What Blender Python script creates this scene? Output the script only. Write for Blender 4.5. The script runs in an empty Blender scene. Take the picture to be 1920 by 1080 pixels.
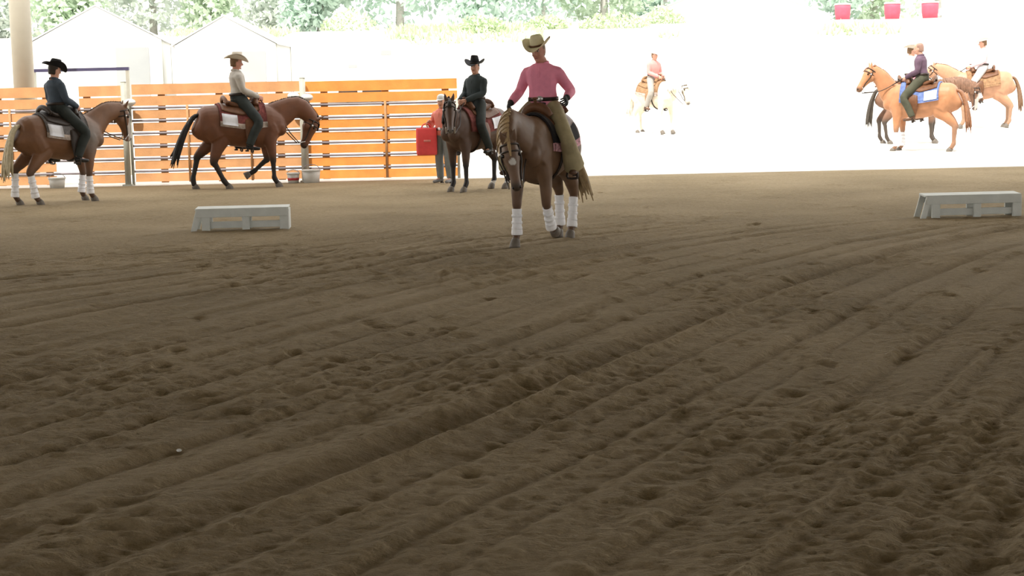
import bpy, math, random
import numpy as np
from mathutils import Vector, Matrix, Euler

S = bpy.context.scene
COL = S.collection
PI = math.pi

# ------------------------------------------------------------------ camera, world, sun, exposure
CAM_H = 1.8
pitch = math.atan(371 / 3000.0)
roll = math.radians(1.26)
cd = bpy.data.cameras.new('camera'); cam = bpy.data.objects.new('camera', cd); COL.objects.link(cam)
cd.sensor_width = 36.0; cd.lens = 3000 / 1920 * 36.0; cd.clip_end = 600
Fv = Vector((0, math.cos(pitch), -math.sin(pitch)))
R0 = Vector((1, 0, 0)); U0 = Vector((0, math.sin(pitch), math.cos(pitch)))
Rv = R0 * math.cos(roll) - U0 * math.sin(roll); Uv = U0 * math.cos(roll) + R0 * math.sin(roll)
cam.matrix_world = Matrix(((Rv.x, Uv.x, -Fv.x, 0), (Rv.y, Uv.y, -Fv.y, 0), (Rv.z, Uv.z, -Fv.z, CAM_H), (0, 0, 0, 1)))
S.camera = cam

W = bpy.data.worlds.new('sky'); S.world = W; W.use_nodes = True
wn = W.node_tree.nodes; wl = W.node_tree.links
bg = wn['Background']
# bright, evenly hazy summer sky
bg.inputs[0].default_value = (1.0, 0.985, 0.95, 1); bg.inputs[1].default_value = 1.7

sd = bpy.data.lights.new('sun', 'SUN'); sun = bpy.data.objects.new('sun', sd); COL.objects.link(sun)
sd.energy = 3.6; sd.angle = math.radians(0.6); sd.color = (1.0, 0.95, 0.86)
SUN_EL = math.radians(62); SUN_AZ = math.radians(22)      # from behind the camera, a little from the left
to_sun = Vector((-math.sin(SUN_AZ) * math.cos(SUN_EL), -math.cos(SUN_AZ) * math.cos(SUN_EL), math.sin(SUN_EL)))
sun.rotation_euler = to_sun.to_track_quat('Z', 'Y').to_euler()

S.view_settings.view_transform = 'Standard'; S.view_settings.look = 'None'
S.view_settings.exposure = 0.80; S.view_settings.gamma = 1.0; S.view_settings.use_curve_mapping = False

# ------------------------------------------------------------------ materials
MATS = {}
def mat(name, col, rough=0.7, var=0.15, scale=8.0, bump=0.0, bscale=60.0, metal=0.0, spec=0.3, attr=False, trans=0.0):
    if name in MATS: return MATS[name]
    m = bpy.data.materials.new(name); m.use_nodes = True
    n = m.node_tree.nodes; l = m.node_tree.links; b = n['Principled BSDF']
    b.inputs['Roughness'].default_value = rough; b.inputs['Metallic'].default_value = metal
    b.inputs['Specular IOR Level'].default_value = spec
    tc = n.new('ShaderNodeTexCoord')
    nz = n.new('ShaderNodeTexNoise'); nz.inputs['Scale'].default_value = scale; nz.inputs['Detail'].default_value = 4
    l.new(tc.outputs['Object'], nz.inputs['Vector'])
    mr = n.new('ShaderNodeMapRange'); mr.inputs[1].default_value = 0.25; mr.inputs[2].default_value = 0.75
    mr.inputs[3].default_value = 1 - var; mr.inputs[4].default_value = 1 + var
    l.new(nz.outputs['Fac'], mr.inputs[0])
    mx = n.new('ShaderNodeMix'); mx.data_type = 'RGBA'; mx.blend_type = 'MULTIPLY'; mx.inputs[0].default_value = 1.0
    if attr:
        at = n.new('ShaderNodeAttribute'); at.attribute_name = 'coat'
        l.new(at.outputs['Color'], mx.inputs[6])
    else:
        mx.inputs[6].default_value = (*col, 1)
    l.new(mr.outputs[0], mx.inputs[7]); l.new(mx.outputs[2], b.inputs['Base Color'])
    if bump > 0:
        n2 = n.new('ShaderNodeTexNoise'); n2.inputs['Scale'].default_value = bscale; n2.inputs['Detail'].default_value = 3
        l.new(tc.outputs['Object'], n2.inputs['Vector'])
        bp = n.new('ShaderNodeBump'); bp.inputs['Strength'].default_value = bump; bp.inputs['Distance'].default_value = 0.02
        l.new(n2.outputs['Fac'], bp.inputs['Height']); l.new(bp.outputs[0], b.inputs['Normal'])
    if trans > 0:
        tr = n.new('ShaderNodeBsdfTranslucent'); l.new(mx.outputs[2], tr.inputs['Color'])
        ms = n.new('ShaderNodeMixShader'); ms.inputs[0].default_value = trans
        out = n['Material Output']
        l.new(b.outputs[0], ms.inputs[1]); l.new(tr.outputs[0], ms.inputs[2]); l.new(ms.outputs[0], out.inputs['Surface'])
    MATS[name] = m
    return m

def sand_material(name, c0, c1, c2, bump):
    m = bpy.data.materials.new(name); m.use_nodes = True
    n = m.node_tree.nodes; l = m.node_tree.links; b = n['Principled BSDF']
    b.inputs['Roughness'].default_value = 0.95; b.inputs['Specular IOR Level'].default_value = 0.1
    tc = n.new('ShaderNodeTexCoord')
    a = n.new('ShaderNodeTexNoise'); a.inputs['Scale'].default_value = 0.5; a.inputs['Detail'].default_value = 6
    c = n.new('ShaderNodeTexNoise'); c.inputs['Scale'].default_value = 14; c.inputs['Detail'].default_value = 6; c.inputs['Roughness'].default_value = 0.7
    for q in (a, c): l.new(tc.outputs['Object'], q.inputs['Vector'])
    ad = n.new('ShaderNodeMath'); ad.operation = 'ADD'
    s1 = n.new('ShaderNodeMath'); s1.operation = 'MULTIPLY'; s1.inputs[1].default_value = 0.5
    l.new(a.outputs['Fac'], s1.inputs[0]); 
    s2 = n.new('ShaderNodeMath'); s2.operation = 'MULTIPLY'; s2.inputs[1].default_value = 0.5
    l.new(c.outputs['Fac'], s2.inputs[0]); l.new(s1.outputs[0], ad.inputs[0]); l.new(s2.outputs[0], ad.inputs[1])
    r = n.new('ShaderNodeValToRGB'); e = r.color_ramp.elements
    e[0].position = 0.3; e[0].color = (*c0, 1); e[1].position = 0.7; e[1].color = (*c2, 1)
    k = e.new(0.5); k.color = (*c1, 1)
    l.new(ad.outputs[0], r.inputs[0]); l.new(r.outputs[0], b.inputs['Base Color'])
    g = n.new('ShaderNodeTexNoise'); g.inputs['Scale'].default_value = 34; g.inputs['Detail'].default_value = 5; g.inputs['Roughness'].default_value = 0.65
    mp = n.new('ShaderNodeMapping'); mp.inputs['Scale'].default_value = (0.65, 1, 1)
    l.new(tc.outputs['Object'], mp.inputs['Vector']); l.new(mp.outputs[0], g.inputs['Vector'])
    bp = n.new('ShaderNodeBump'); bp.inputs['Strength'].default_value = bump; bp.inputs['Distance'].default_value = 0.045
    l.new(g.outputs['Fac'], bp.inputs['Height']); l.new(bp.outputs[0], b.inputs['Normal'])
    return m

# ------------------------------------------------------------------ mesh helpers
def catmull(pts, rads, sub):
    if sub <= 1: return [Vector(p) for p in pts], list(rads)
    P = [Vector(p) for p in pts]; n = len(P); op = []; orr = []
    for i in range(n - 1):
        p0 = P[max(i - 1, 0)]; p1 = P[i]; p2 = P[i + 1]; p3 = P[min(i + 2, n - 1)]
        for k in range(sub):
            t = k / sub
            q = 0.5 * ((2 * p1) + (p2 - p0) * t + (2 * p0 - 5 * p1 + 4 * p2 - p3) * t * t + (3 * p1 - p0 - 3 * p2 + p3) * t ** 3)
            op.append(q)
            s = t * t * (3 - 2 * t)
            orr.append((rads[i][0] * (1 - s) + rads[i + 1][0] * s, rads[i][1] * (1 - s) + rads[i + 1][1] * s))
    op.append(P[-1]); orr.append(rads[-1])
    return op, orr

class MB:
    def __init__(s): s.v = []; s.f = []; s.m = []
    def add(s, vs, fs, mi=0):
        o = len(s.v); s.v += [Vector(x) for x in vs]
        for f in fs: s.f.append(tuple(i + o for i in f)); s.m.append(mi)
    def loft(s, pts, rads, hint=(0, 1, 0), n=12, sub=3, mi=0, power=2.0):
        rads = [(r, r) if not isinstance(r, (tuple, list)) else tuple(r) for r in rads]
        P, Rr = catmull(pts, rads, sub); h = Vector(hint); vs = []; fs = []
        for i, p in enumerate(P):
            t = (P[min(i + 1, len(P) - 1)] - P[max(i - 1, 0)])
            t = t.normalized() if t.length > 1e-9 else Vector((0, 0, 1))
            nr = t.cross(h)
            if nr.length < 1e-3: nr = t.cross(Vector((0.3, 0.2, 0.9)))
            nr.normalize(); sd_ = nr.cross(t).normalized(); a, b = Rr[i]
            for k in range(n):
                th = 2 * PI * k / n; c, q = math.cos(th), math.sin(th)
                if power != 2.0:
                    c = math.copysign(abs(c) ** (2 / power), c); q = math.copysign(abs(q) ** (2 / power), q)
                vs.append(p + sd_ * (a * c) + nr * (b * q))
        L = len(P)
        for i in range(L - 1):
            for k in range(n):
                k2 = (k + 1) % n
                fs.append((i * n + k, i * n + k2, (i + 1) * n + k2, (i + 1) * n + k))
        fs.append(tuple(reversed(range(n)))); fs.append(tuple(range((L - 1) * n, L * n)))
        s.add(vs, fs, mi)
    def tube(s, pts, r, n=8, sub=1, mi=0):
        s.loft(pts, [(r, r)] * len(pts), (0.31, 0.77, 0.55), n, sub, mi)
    def box(s, c, d, rot=None, mi=0):
        cx, cy, cz = c; x, y, z = d[0] / 2, d[1] / 2, d[2] / 2
        vs = [Vector((sx * x, sy * y, sz * z)) for sz in (-1, 1) for sy in (-1, 1) for sx in (-1, 1)]
        if rot: 
            M = Euler(rot).to_matrix(); vs = [M @ q for q in vs]
        s.add([q + Vector(c) for q in vs], [(0, 2, 3, 1), (4, 5, 7, 6), (0, 1, 5, 4), (2, 6, 7, 3), (0, 4, 6, 2), (1, 3, 7, 5)], mi)
    def ell(s, c, r, n=12, m=8, mi=0):
        vs = []; fs = []
        for i in range(1, m):
            ph = PI * i / m
            for k in range(n):
                th = 2 * PI * k / n
                vs.append((c[0] + r[0] * math.sin(ph) * math.cos(th), c[1] + r[1] * math.sin(ph) * math.sin(th), c[2] + r[2] * math.cos(ph)))
        top = len(vs); vs.append((c[0], c[1], c[2] + r[2])); vs.append((c[0], c[1], c[2] - r[2]))
        for i in range(m - 2):
            for k in range(n):
                k2 = (k + 1) % n; fs.append((i * n + k, (i + 1) * n + k, (i + 1) * n + k2, i * n + k2))
        for k in range(n):
            k2 = (k + 1) % n; fs.append((top, k, k2)); fs.append((top + 1, (m - 2) * n + k2, (m - 2) * n + k))
        s.add(vs, fs, mi)
    def sheet(s, grid_o, grid_i, mi=0):
        """closed thick sheet from outer and inner point grids of equal size"""
        R_ = len(grid_o); C_ = len(grid_o[0]); vs = [p for r in grid_o for p in r] + [p for r in grid_i for p in r]; N = R_ * C_; fs = []
        for i in range(R_ - 1):
            for j in range(C_ - 1):
                a, b, c, d = i * C_ + j, i * C_ + j + 1, (i + 1) * C_ + j + 1, (i + 1) * C_ + j
                fs.append((a, b, c, d)); fs.append((N + d, N + c, N + b, N + a))
        for i in range(R_ - 1):
            for j in (0, C_ - 1):
                a, d = i * C_ + j, (i + 1) * C_ + j; fs.append((a, d, N + d, N + a))
        for j in range(C_ - 1):
            for i in (0, R_ - 1):
                a, b = i * C_ + j, i * C_ + j + 1; fs.append((a, N + a, N + b, b))
        s.add(vs, fs, mi)
    def xf(s, M, start=0):
        for i in range(start, len(s.v)): s.v[i] = M @ s.v[i]
        return s
    def mesh(s, name):
        me = bpy.data.meshes.new(name); me.from_pydata([tuple(v) for v in s.v], [], s.f); me.update()
        if any(s.m): me.polygons.foreach_set('material_index', s.m)
        return me
    def build(s, name, mats, parent=None, smooth=True, remesh=None, it=2, off=None, extra=None):
        me = s.mesh(name)
        if remesh: me = remeshed(me, remesh, it)
        if extra is not None:      # append un-remeshed geometry (hands, eyes)
            nv = [tuple(v.co) for v in me.vertices]; nf = [tuple(p.vertices) for p in me.polygons]; nm = [0] * len(nf); o = len(nv)
            nv += [tuple(v) for v in extra.v]; nf += [tuple(i + o for i in f) for f in extra.f]; nm += extra.m
            me2 = bpy.data.meshes.new(name); me2.from_pydata(nv, [], nf); me2.update(); me2.polygons.foreach_set('material_index', nm); me = me2
        if off is not None: me.transform(Matrix.Translation(-Vector(off)))
        if smooth: me.polygons.foreach_set('use_smooth', [True] * len(me.polygons))
        for m in (mats if isinstance(mats, (list, tuple)) else [mats]): me.materials.append(m)
        ob = bpy.data.objects.new(name, me); COL.objects.link(ob)
        if parent: ob.parent = parent
        return ob

def remeshed(me, vox, it):
    ob = bpy.data.objects.new('tmp', me); COL.objects.link(ob)
    r = ob.modifiers.new('r', 'REMESH'); r.mode = 'VOXEL'; r.voxel_size = vox
    if it:
        q = ob.modifiers.new('s', 'SMOOTH'); q.factor = 0.5; q.iterations = it
    dg = bpy.context.evaluated_depsgraph_get(); dg.update()
    out = bpy.data.meshes.new_from_object(ob.evaluated_get(dg))
    bpy.data.objects.remove(ob); bpy.data.meshes.remove(me)
    out.materials.clear()
    return out

def tag(o, label=None, cat=None, group=None, kind=None):
    if label: o['label'] = label
    if cat: o['category'] = cat
    if group: o['group'] = group
    if kind: o['kind'] = kind
    return o
def empty(name, M):
    o = bpy.data.objects.new(name, None); COL.objects.link(o); o.empty_display_size = 0.2; o.matrix_world = M
    return o
def at(x, y, z=0, rz=0, s=1.0):
    return Matrix.Translation((x, y, z)) @ Matrix.Rotation(rz, 4, 'Z') @ Matrix.Scale(s, 4)

# ------------------------------------------------------------------ terrain
rng = np.random.default_rng(7)
def vnoise(x, y, seed):
    r = np.random.default_rng(seed).random((256, 256))
    xi = np.floor(x).astype(int); yi = np.floor(y).astype(int); fx = x - xi; fy = y - yi
    fx = fx * fx * (3 - 2 * fx); fy = fy * fy * (3 - 2 * fy)
    g = lambda a, b: r[a & 255, b & 255]
    return (g(xi, yi) * (1 - fx) + g(xi + 1, yi) * fx) * (1 - fy) + (g(xi, yi + 1) * (1 - fx) + g(xi + 1, yi + 1) * fx) * fy - 0.5

ARENA_END = 33.2
def sstep(t): t = np.clip(t, 0, 1); return t * t * (3 - 2 * t)
def elev(y):
    y = np.asarray(y, float); d = np.maximum(y - ARENA_END, 0)
    e = 0.0022 * d * d + 0.12 * sstep(d / 4)
    return np.where(e < 4.3, e, 4.3 + 0.9 * (1 - np.exp(-(e - 4.3) / 0.9)))

def grid_object(name, xs, ys, zf, material):
    X, Y = np.meshgrid(xs, ys); Z = zf(X, Y); n, m = X.shape
    co = np.stack([X, Y, Z], -1).reshape(-1, 3)
    idx = np.arange(n * m).reshape(n, m)
    q = np.stack([idx[:-1, :-1], idx[:-1, 1:], idx[1:, 1:], idx[1:, :-1]], -1).reshape(-1, 4)
    me = bpy.data.meshes.new(name); me.vertices.add(len(co)); me.vertices.foreach_set('co', co.ravel())
    me.loops.add(q.size); me.loops.foreach_set('vertex_index', q.ravel()); me.polygons.add(len(q))
    me.polygons.foreach_set('loop_start', np.arange(0, q.size, 4)); me.polygons.foreach_set('loop_total', np.full(len(q), 4))
    me.update(calc_edges=True); me.polygons.foreach_set('use_smooth', np.ones(len(q), bool)); me.materials.append(material)
    o = bpy.data.objects.new(name, me); COL.objects.link(o); return o

# harrow furrows run obliquely across the arena and bend towards the far left
FUR = [  # (u, width, depth)
    (-4.70, 0.10, 0.060), (-4.50, 0.04, -0.022), (-4.93, 0.05, -0.018), (-4.15, 0.07, 0.034), (-3.60, 0.07, 0.045), (-3.2, 0.05, 0.022), (-2.62, 0.07, 0.034), (-2.05, 0.04, -0.030), (-1.60, 0.06, 0.03), (-1.23, 0.09, 0.06), (-1.0, 0.06, -0.02),
    (-5.35, 0.05, 0.022), (-5.86, 0.07, 0.040), (-6.5, 0.06, 0.034), (-7.05, 0.05, 0.025), (-7.7, 0.06, 0.025), (-8.36, 0.08, 0.060), (-8.6, 0.05, -0.02), (-9.2, 0.05, 0.022), (-9.9, 0.06, 0.028), (-10.5, 0.07, 0.036), (-11.4, 0.06, 0.028),
    (-12.5, 0.07, 0.040), (-13.2, 0.06, 0.03), (-14.3, 0.06, 0.03), (-15.5, 0.07, 0.04), (-16.6, 0.07, 0.03), (-0.3, 0.06, 0.035), (0.6, 0.06, 0.03), (1.4, 0.06, 0.03), (2.3, 0.06, 0.03)]
def floor_z(X, Y):
    Z = np.zeros_like(X)
    z9 = np.clip((Y - 9) / 9, 0, 1.35)
    u = X - 0.5 * Y - 1.3 * 9 / 5 * z9 ** 5 * (0.25 + 0.75 * sstep((-0.5 - X) / 3.0))
    u = u + 0.06 * vnoise(X * 0.35, Y * 0.35, 11) + 0.03 * vnoise(X * 1.3, Y * 1.3, 12)
    keep = 1 - sstep((Y - 19) / 4)
    brk = 0.7 + 0.3 * np.clip(vnoise(X * 0.45 + 7, Y * 0.45, 13) * 4 + 0.6, 0, 1)
    for c, w, d in FUR:
        Z -= 0.85 * d * np.exp(-((u - c) / w) ** 2) * keep * brk
    Z += 0.018 * np.sin(u * 2 * PI / 0.47 + 3 * vnoise(X * .4, Y * .4, 5)) * keep * (0.3 + np.clip(vnoise(X * .3, Y * .3, 9) + .4, 0, 1)) * 0.6
    lum = 0.5 + np.clip(vnoise(X * 0.5 + 3, Y * 0.5, 21) * 2.2 + 0.3, 0, 1.3)
    Z += lum * (0.011 * vnoise(X * 3.2, Y * 3.2, 1) + 0.015 * vnoise(X * 7.5, Y * 7.5, 2) + 0.013 * vnoise(X * 16, Y * 18, 3))
    Z += (0.5 + lum * .5) * (0.010 * vnoise(X * 20, Y * 27, 6) + 0.009 * vnoise(X * 34, Y * 45, 8)) * sstep((16 - Y) / 6)
    Z += 0.03 * vnoise(X * 0.6, Y * 0.6, 4)
    r = random.Random(5)
    xs0 = X[0]; ys0 = Y[:, 0]
    for _ in range(650):      # hoof prints
        hy = 5 + 28 * r.random() ** 0.8; hx = (r.random() - .5) * (hy * 0.75); a = r.random() * 6.28; d = 0.010 + 0.018 * r.random(); s = 0.035 + 0.03 * r.random()
        i0, i1 = np.searchsorted(xs0, (hx - .35, hx + .35)); j0, j1 = np.searchsorted(ys0, (hy - .35, hy + .35))
        if i1 - i0 < 2 or j1 - j0 < 2: continue
        dx = X[j0:j1, i0:i1] - hx; dy = Y[j0:j1, i0:i1] - hy
        p = dx * math.cos(a) + dy * math.sin(a); q = -dx * math.sin(a) + dy * math.cos(a)
        rr = np.sqrt((p / 1.3) ** 2 + q ** 2)
        Z[j0:j1, i0:i1] -= d * np.exp(-(rr / s) ** 2) - 0.4 * d * np.exp(-((rr - 1.9 * s) / (0.6 * s)) ** 2)
    edge = sstep((13 - np.abs(X)) / 1.5) * sstep((Y - 3) / 1) * sstep((ARENA_END - Y) / 1.0 + 0.15)
    return Z * edge
xs = np.concatenate([[-44, -30, -20, -16], np.arange(-13.5, -3.2, 0.05), np.arange(-3.2, 3.2, 0.017), np.arange(3.2, 13.51, 0.05), [16, 20, 30, 44]])
yy = [3.0]
while yy[-1] < ARENA_END: yy.append(yy[-1] + 0.015 + 0.0034 * max(yy[-1] - 5, 0))
yy[-1] = ARENA_END
ys = np.concatenate([[-60, -30, -8, 0], yy])
SAND = sand_material('arena_sand', (0.195, 0.150, 0.088), (0.28, 0.217, 0.132), (0.368, 0.289, 0.182), 0.75)
floor = tag(grid_object('floor', xs, ys, floor_z, SAND), 'brown raked sand floor of the covered riding arena with oblique furrows', 'ground', kind='structure')

OUTS = sand_material('pale_sand', (0.52, 0.50, 0.46), (0.56, 0.54, 0.50), (0.60, 0.58, 0.54), 0.2)
yo = np.concatenate([np.linspace(ARENA_END, 60, 60), np.linspace(61, 100, 60), [110, 130, 170, 260, 420]])
xo = np.concatenate([[-300, -160, -90], np.linspace(-60, 60, 100), [90, 160, 300]])
out = tag(grid_object('ground_outside', xo, yo, lambda X, Y: elev(Y) + 0.06 * vnoise(X * 0.4, Y * 0.4, 31) * sstep((Y - 34) / 3), OUTS), 'sunlit pale sand yard rising behind the arena', 'ground', kind='structure')

# roof over the arena: open on every side, its eave shades the floor up to the fence line
EAVE_H = 9.0
ROOF_Y1 = ARENA_END + 0.1 - EAVE_H / math.tan(SUN_EL) * math.cos(SUN_AZ)
xr, yr0 = 44.0, -60.0
mb = MB(); mb.box((0, (yr0 + ROOF_Y1) / 2, EAVE_H + 0.15), (2 * xr, ROOF_Y1 - yr0, 0.3))
tag(mb.build('ceiling', mat('roof_sheet', (0.62, 0.60, 0.55), 0.8, 0.1, 0.6), None, False), 'pale sheet roof over the riding arena', 'roof', kind='structure')
for nm, c_, d_ in (('ground_left', (-118, -30, -.06), (148, 126.4, .1)), ('ground_right', (118, -30, -.06), (148, 126.4, .1)), ('ground_rear', (0, -76.6, -.06), (88, 33.2, .1))):
    mb = MB(); mb.box(c_, d_); tag(mb.build(nm, OUTS, None, False), 'pale sunlit yard beside the covered arena', 'ground', kind='structure')

# tall beige column behind the fence
mb = MB(); mb.tube([(0, 0, 0), (0, 0, 6.4)], 0.22, 28)
c0 = empty('column', at(-10.36, 34.6, 0.0)); tag(c0, 'tall round beige column rising behind the fence at the left edge', 'column')
beige = mat('beige_paint', (0.36, 0.33, 0.265), 0.6, 0.06, 3)
mb.build('shaft', beige, c0)
mb = MB(); mb.box((0, 0, 0.1), (0.62, 0.58, 0.3)); mb.build('foot', beige, c0, False)

# ------------------------------------------------------------------ fence
FY = 33.42
BOARD = mat('fence_board', (0.78, 0.31, 0.075), 0.65, 0.16, 3.0, 0.15, 40)
BOARD2 = mat('fence_board_pale', (0.66, 0.34, 0.155), 0.65, 0.16, 3.0, 0.15, 40)
BATTEN = mat('fence_batten', (0.40, 0.22, 0.10), 0.7, 0.2, 5)
GALV = mat('galvanised_pipe', (0.25, 0.22, 0.235), 0.55, 0.1, 6)
GALVP = mat('pale_pipe', (0.36, 0.36, 0.31), 0.5, 0.08, 6)
GAPS = [0.27, 0.535, 0.80, 1.06, 1.32, 1.585, 1.84]
TOPZ = 2.07
def panel(name, label, x0, x1, groups, uprights, battens, bm, zoff=0.0):
    root = empty(name, at((x0 + x1) / 2, FY, 0.0)); xc = (x0 + x1) / 2
    tag(root, label, 'fence', 'board and pipe fence panels')
    for (a, b) in groups:
        lo = 0.05
        for i in range(8):
            hi = (GAPS[i] - (0.042 if i < 6 else 0.016)) if i < 7 else TOPZ
            m_ = MB(); r = random.Random(i * 7 + int(a * 10)); w = r.uniform(-.006, .006)
            m_.box(((a + b) / 2 - xc, 0.06 + r.uniform(-.006, .006), (lo + hi) / 2 + zoff), (b - a, 0.035, hi - lo), (0, w * 0.3, 0))
            m_.build('board', bm, root, False)
            if i < 7: lo = GAPS[i] + (0.042 if i < 6 else 0.016)
    for g in GAPS[:6]:
        m_ = MB(); m_.tube([(x0 - xc, 0.045, g + zoff), (x1 - xc, 0.045, g + zoff)], 0.025, 10); m_.build('rail', GALV, root)
    for u in uprights:
        m_ = MB(); m_.tube([(u - xc, 0.02, 0.05), (u - xc, 0.02, 1.64)], 0.026, 10); m_.build('upright', BATTEN, root)
    for u in battens:
        m_ = MB(); m_.box((u - xc, 0.105, 1.04), (0.15, 0.045, 2.0)); m_.build('batten', BATTEN, root, False)
    for e in (x0, x1):
        m_ = MB(); m_.tube([(e - xc, 0, 0), (e - xc, 0, 1.66)], 0.03, 10); m_.build('end_post', GALVP, root)
    return root
def wx(px): return (px - 960) / 89.35 + 0.06      # fence-plane metres
panel('board_fence', 'faded orange board and pipe fence section with an opening, behind the leftmost horse', -11.6, -7.98, [(-11.6, -9.45), (-8.90, -8.02)], [-10.35], [-10.6, -9.6, -8.75], BOARD2)
panel('board_fence', 'faded orange board and pipe fence panel behind the bay horse walking with lowered head', -7.84, -4.30, [(-7.80, -4.28)], [-6.66, -5.36], [-7.2, -6.0, -4.75], BOARD2, 0.015)
panel('board_fence', 'vivid orange board and pipe fence panel, rightmost, ending beside the dark bay horse', -4.2, -1.05, [(-4.26, -1.05)], [-2.55], [-3.82, -2.55, -1.3], BOARD)
for i, (x, lab) in enumerate(((-7.93, 'pale steel fence post between the two faded orange panels'), (-4.24, 'pale steel fence post between the faded and the vivid orange panel'))):
    m_ = MB(); m_.tube([(0, 0, 0), (0, 0, 2.14)], 0.062, 12)
    ro = empty('fence_post', at(x, FY - 0.10, 0)); m_.build('pipe', GALVP, ro)
    m_ = MB(); m_.ell((0, 0, 2.14), (0.066, 0.066, 0.03)); m_.build('cap', GALVP, ro)
    m_ = MB(); m_.box((0, 0, 0.01), (0.2, 0.2, 0.04)); m_.build('base_plate', GALVP, ro, False)
    tag(ro, lab, 'post', 'fence posts')
WHITE = mat('white_plastic', (0.62, 0.62, 0.60), 0.45, 0.04, 5)
RED = mat('red_plastic', (0.42, 0.045, 0.05), 0.45, 0.08, 5)
for x, z, lab in ((-7.80, 1.72, 'small white rounded lamp on the rail beside the post between faded panels'), (-4.42, 1.78, 'left one of the two small white rounded lamps on the fence'), (-4.14, 1.74, 'right one of the two small white rounded lamps on the fence')):
    ro = empty('fence_lamp', at(x, FY - 0.14, z)); tag(ro, lab, 'lamp', 'white fence lamps')
    m_ = MB(); m_.ell((0, -0.03, 0), (0.125, 0.10, 0.075), 16, 10); m_.build('housing', WHITE, ro)
    m_ = MB(); m_.box((0, 0.07, -0.07), (0.05, 0.13, 0.04)); m_.build('bracket', GALV, ro, False)
# added pails stand for light showing through a gap at the fence foot
def stand_in_pail(x, y, r, h, bodym, lab, band=None):
    ro = empty('stand_in_pail', at(x, y, 0)); tag(ro, lab, 'stand_in_pail')
    m_ = MB(); m_.loft([(0, 0, 0), (0, 0, h * .5), (0, 0, h - .015)], [(r * .84,) * 2, (r * .92,) * 2, (r,) * 2], n=20, sub=1); m_.build('shell', bodym, ro)
    m_ = MB(); m_.loft([(0, 0, h - .03), (0, 0, h)], [(r * 1.06,) * 2] * 2, n=20, sub=1); m_.build('rim', WHITE, ro)
    m_ = MB(); m_.tube([(r * math.cos(a) , 0, h - .03 + .7 * r * math.sin(a)) for a in np.linspace(0, PI, 9)], 0.008, 6); m_.build('handle', GALV, ro)
    if band:
        m_ = MB(); m_.loft([(0, 0, h * .25), (0, 0, h * .5)], [(r * .90,) * 2, (r * .945,) * 2], n=20, sub=1); m_.build('band', band, ro)
stand_in_pail(-4.46, 33.05, 0.13, 0.21, WHITE, 'small added pail, white with a red band, standing for light at the fence foot', RED)
stand_in_pail(-4.08, 33.0, 0.19, 0.27, WHITE, 'plain white pail added for light at the foot of the vivid orange panel')
stand_in_pail(-9.32, 33.0, 0.17, 0.22, WHITE, 'added white pail at the fence foot behind the leftmost horse')
# steel frame with a long crossbar just behind the left fence panel
fr = empty('crossbar_frame', at(-9.5, 36.0, float(elev(36.0)))); tag(fr, 'dark steel crossbar on pale posts standing behind the left fence panel', 'frame')
zt = 2.46 - float(elev(36.0))
m_ = MB(); m_.box((0.0, 0, zt), (2.15, 0.08, 0.07)); m_.build('crossbar', mat('violet_steel', (0.06, 0.055, 0.11), 0.5, 0.1), fr, False)
for sx in (-1.04, 1.04):
    m_ = MB(); m_.box((sx, 0, zt / 2 - .03), (0.07, 0.07, zt - 0.01)); m_.build('frame_post', GALVP, fr, False)

# ------------------------------------------------------------------ low white blocks standing in the sand
WOODW = mat('white_painted_wood', (0.56, 0.58, 0.555), 0.6, 0.08, 6, 0.1, 30)
def block(x, y, rz, w, lab):
    ro = empty('arena_marker', at(x, y, 0.0, rz)); tag(ro, lab, 'marker', 'low white wooden arena markers'); H_ = 0.31
    def p(n, c, d, rot=None):
        m_ = MB(); m_.box(c, d, rot); o_ = m_.build(n, WOODW, ro, False)
        bv = o_.modifiers.new('b', 'BEVEL'); bv.width = 0.006; bv.segments = 2
    p('top_board', (0, 0, H_ - .012), (w - .02, 0.30, 0.025), (0.05, 0, 0))
    p('front_rail', (0.0, -0.165, .245), (w - .04, 0.03, 0.12))
    p('back_rail', (0.0, 0.165, .245), (w - .04, 0.03, 0.12))
    for sx, ww in ((-w / 2 + .15, .11), (0.05, .10), (w / 2 - .07, .12)):
        for sy in (-0.15, 0.15):
            p('post', (sx, sy, 0.125), (ww, 0.035, 0.25))
    p('lower_rail', (0.03, -0.115, 0.08), (w - .2, 0.025, 0.09))
    for sy in (-.15, .15):
        p('splayed_leg', (-w / 2 + .02, sy, 0.135), (0.075, 0.03, 0.30), (0, 0.27, 0))
    p('end_board', (w / 2 - .02, 0, 0.14), (0.03, 0.30, 0.28))
block(-3.63, 21.7, math.radians(3), 1.27, 'low white wooden marker on the sand in front of the walking bay horse')
block(6.10, 21.2, math.radians(2), 1.30, 'low white wooden marker on the sand near the right edge')

# ------------------------------------------------------------------ horses
TRUNK = [(-0.80, 1.15, .12, .10), (-0.74, 1.13, .24, .19), (-0.60, 1.14, .325, .265), (-0.42, 1.135, .345, .285), (-0.20, 1.10, .335, .285), (0.0, 1.07, .345, .295),
         (0.2, 1.07, .365, .28), (0.38, 1.09, .395, .25), (0.55, 1.10, .35, .235), (0.70, 1.09, .26, .20), (0.79, 1.07, .15, .12)]
def trunk_at(x):
    T = TRUNK
    for i in range(len(T) - 1):
        if T[i][0] <= x <= T[i + 1][0]:
            t = (x - T[i][0]) / (T[i + 1][0] - T[i][0]); return [T[i][k] * (1 - t) + T[i + 1][k] * t for k in (1, 2, 3)]
    return T[-1][1:]
def on_trunk(x, th, off):
    zc, hh, hw = trunk_at(x)
    return Vector((x, (hw + off) * math.sin(th), zc + (hh + off) * math.cos(th)))
def D(a): return math.radians(a)
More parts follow.
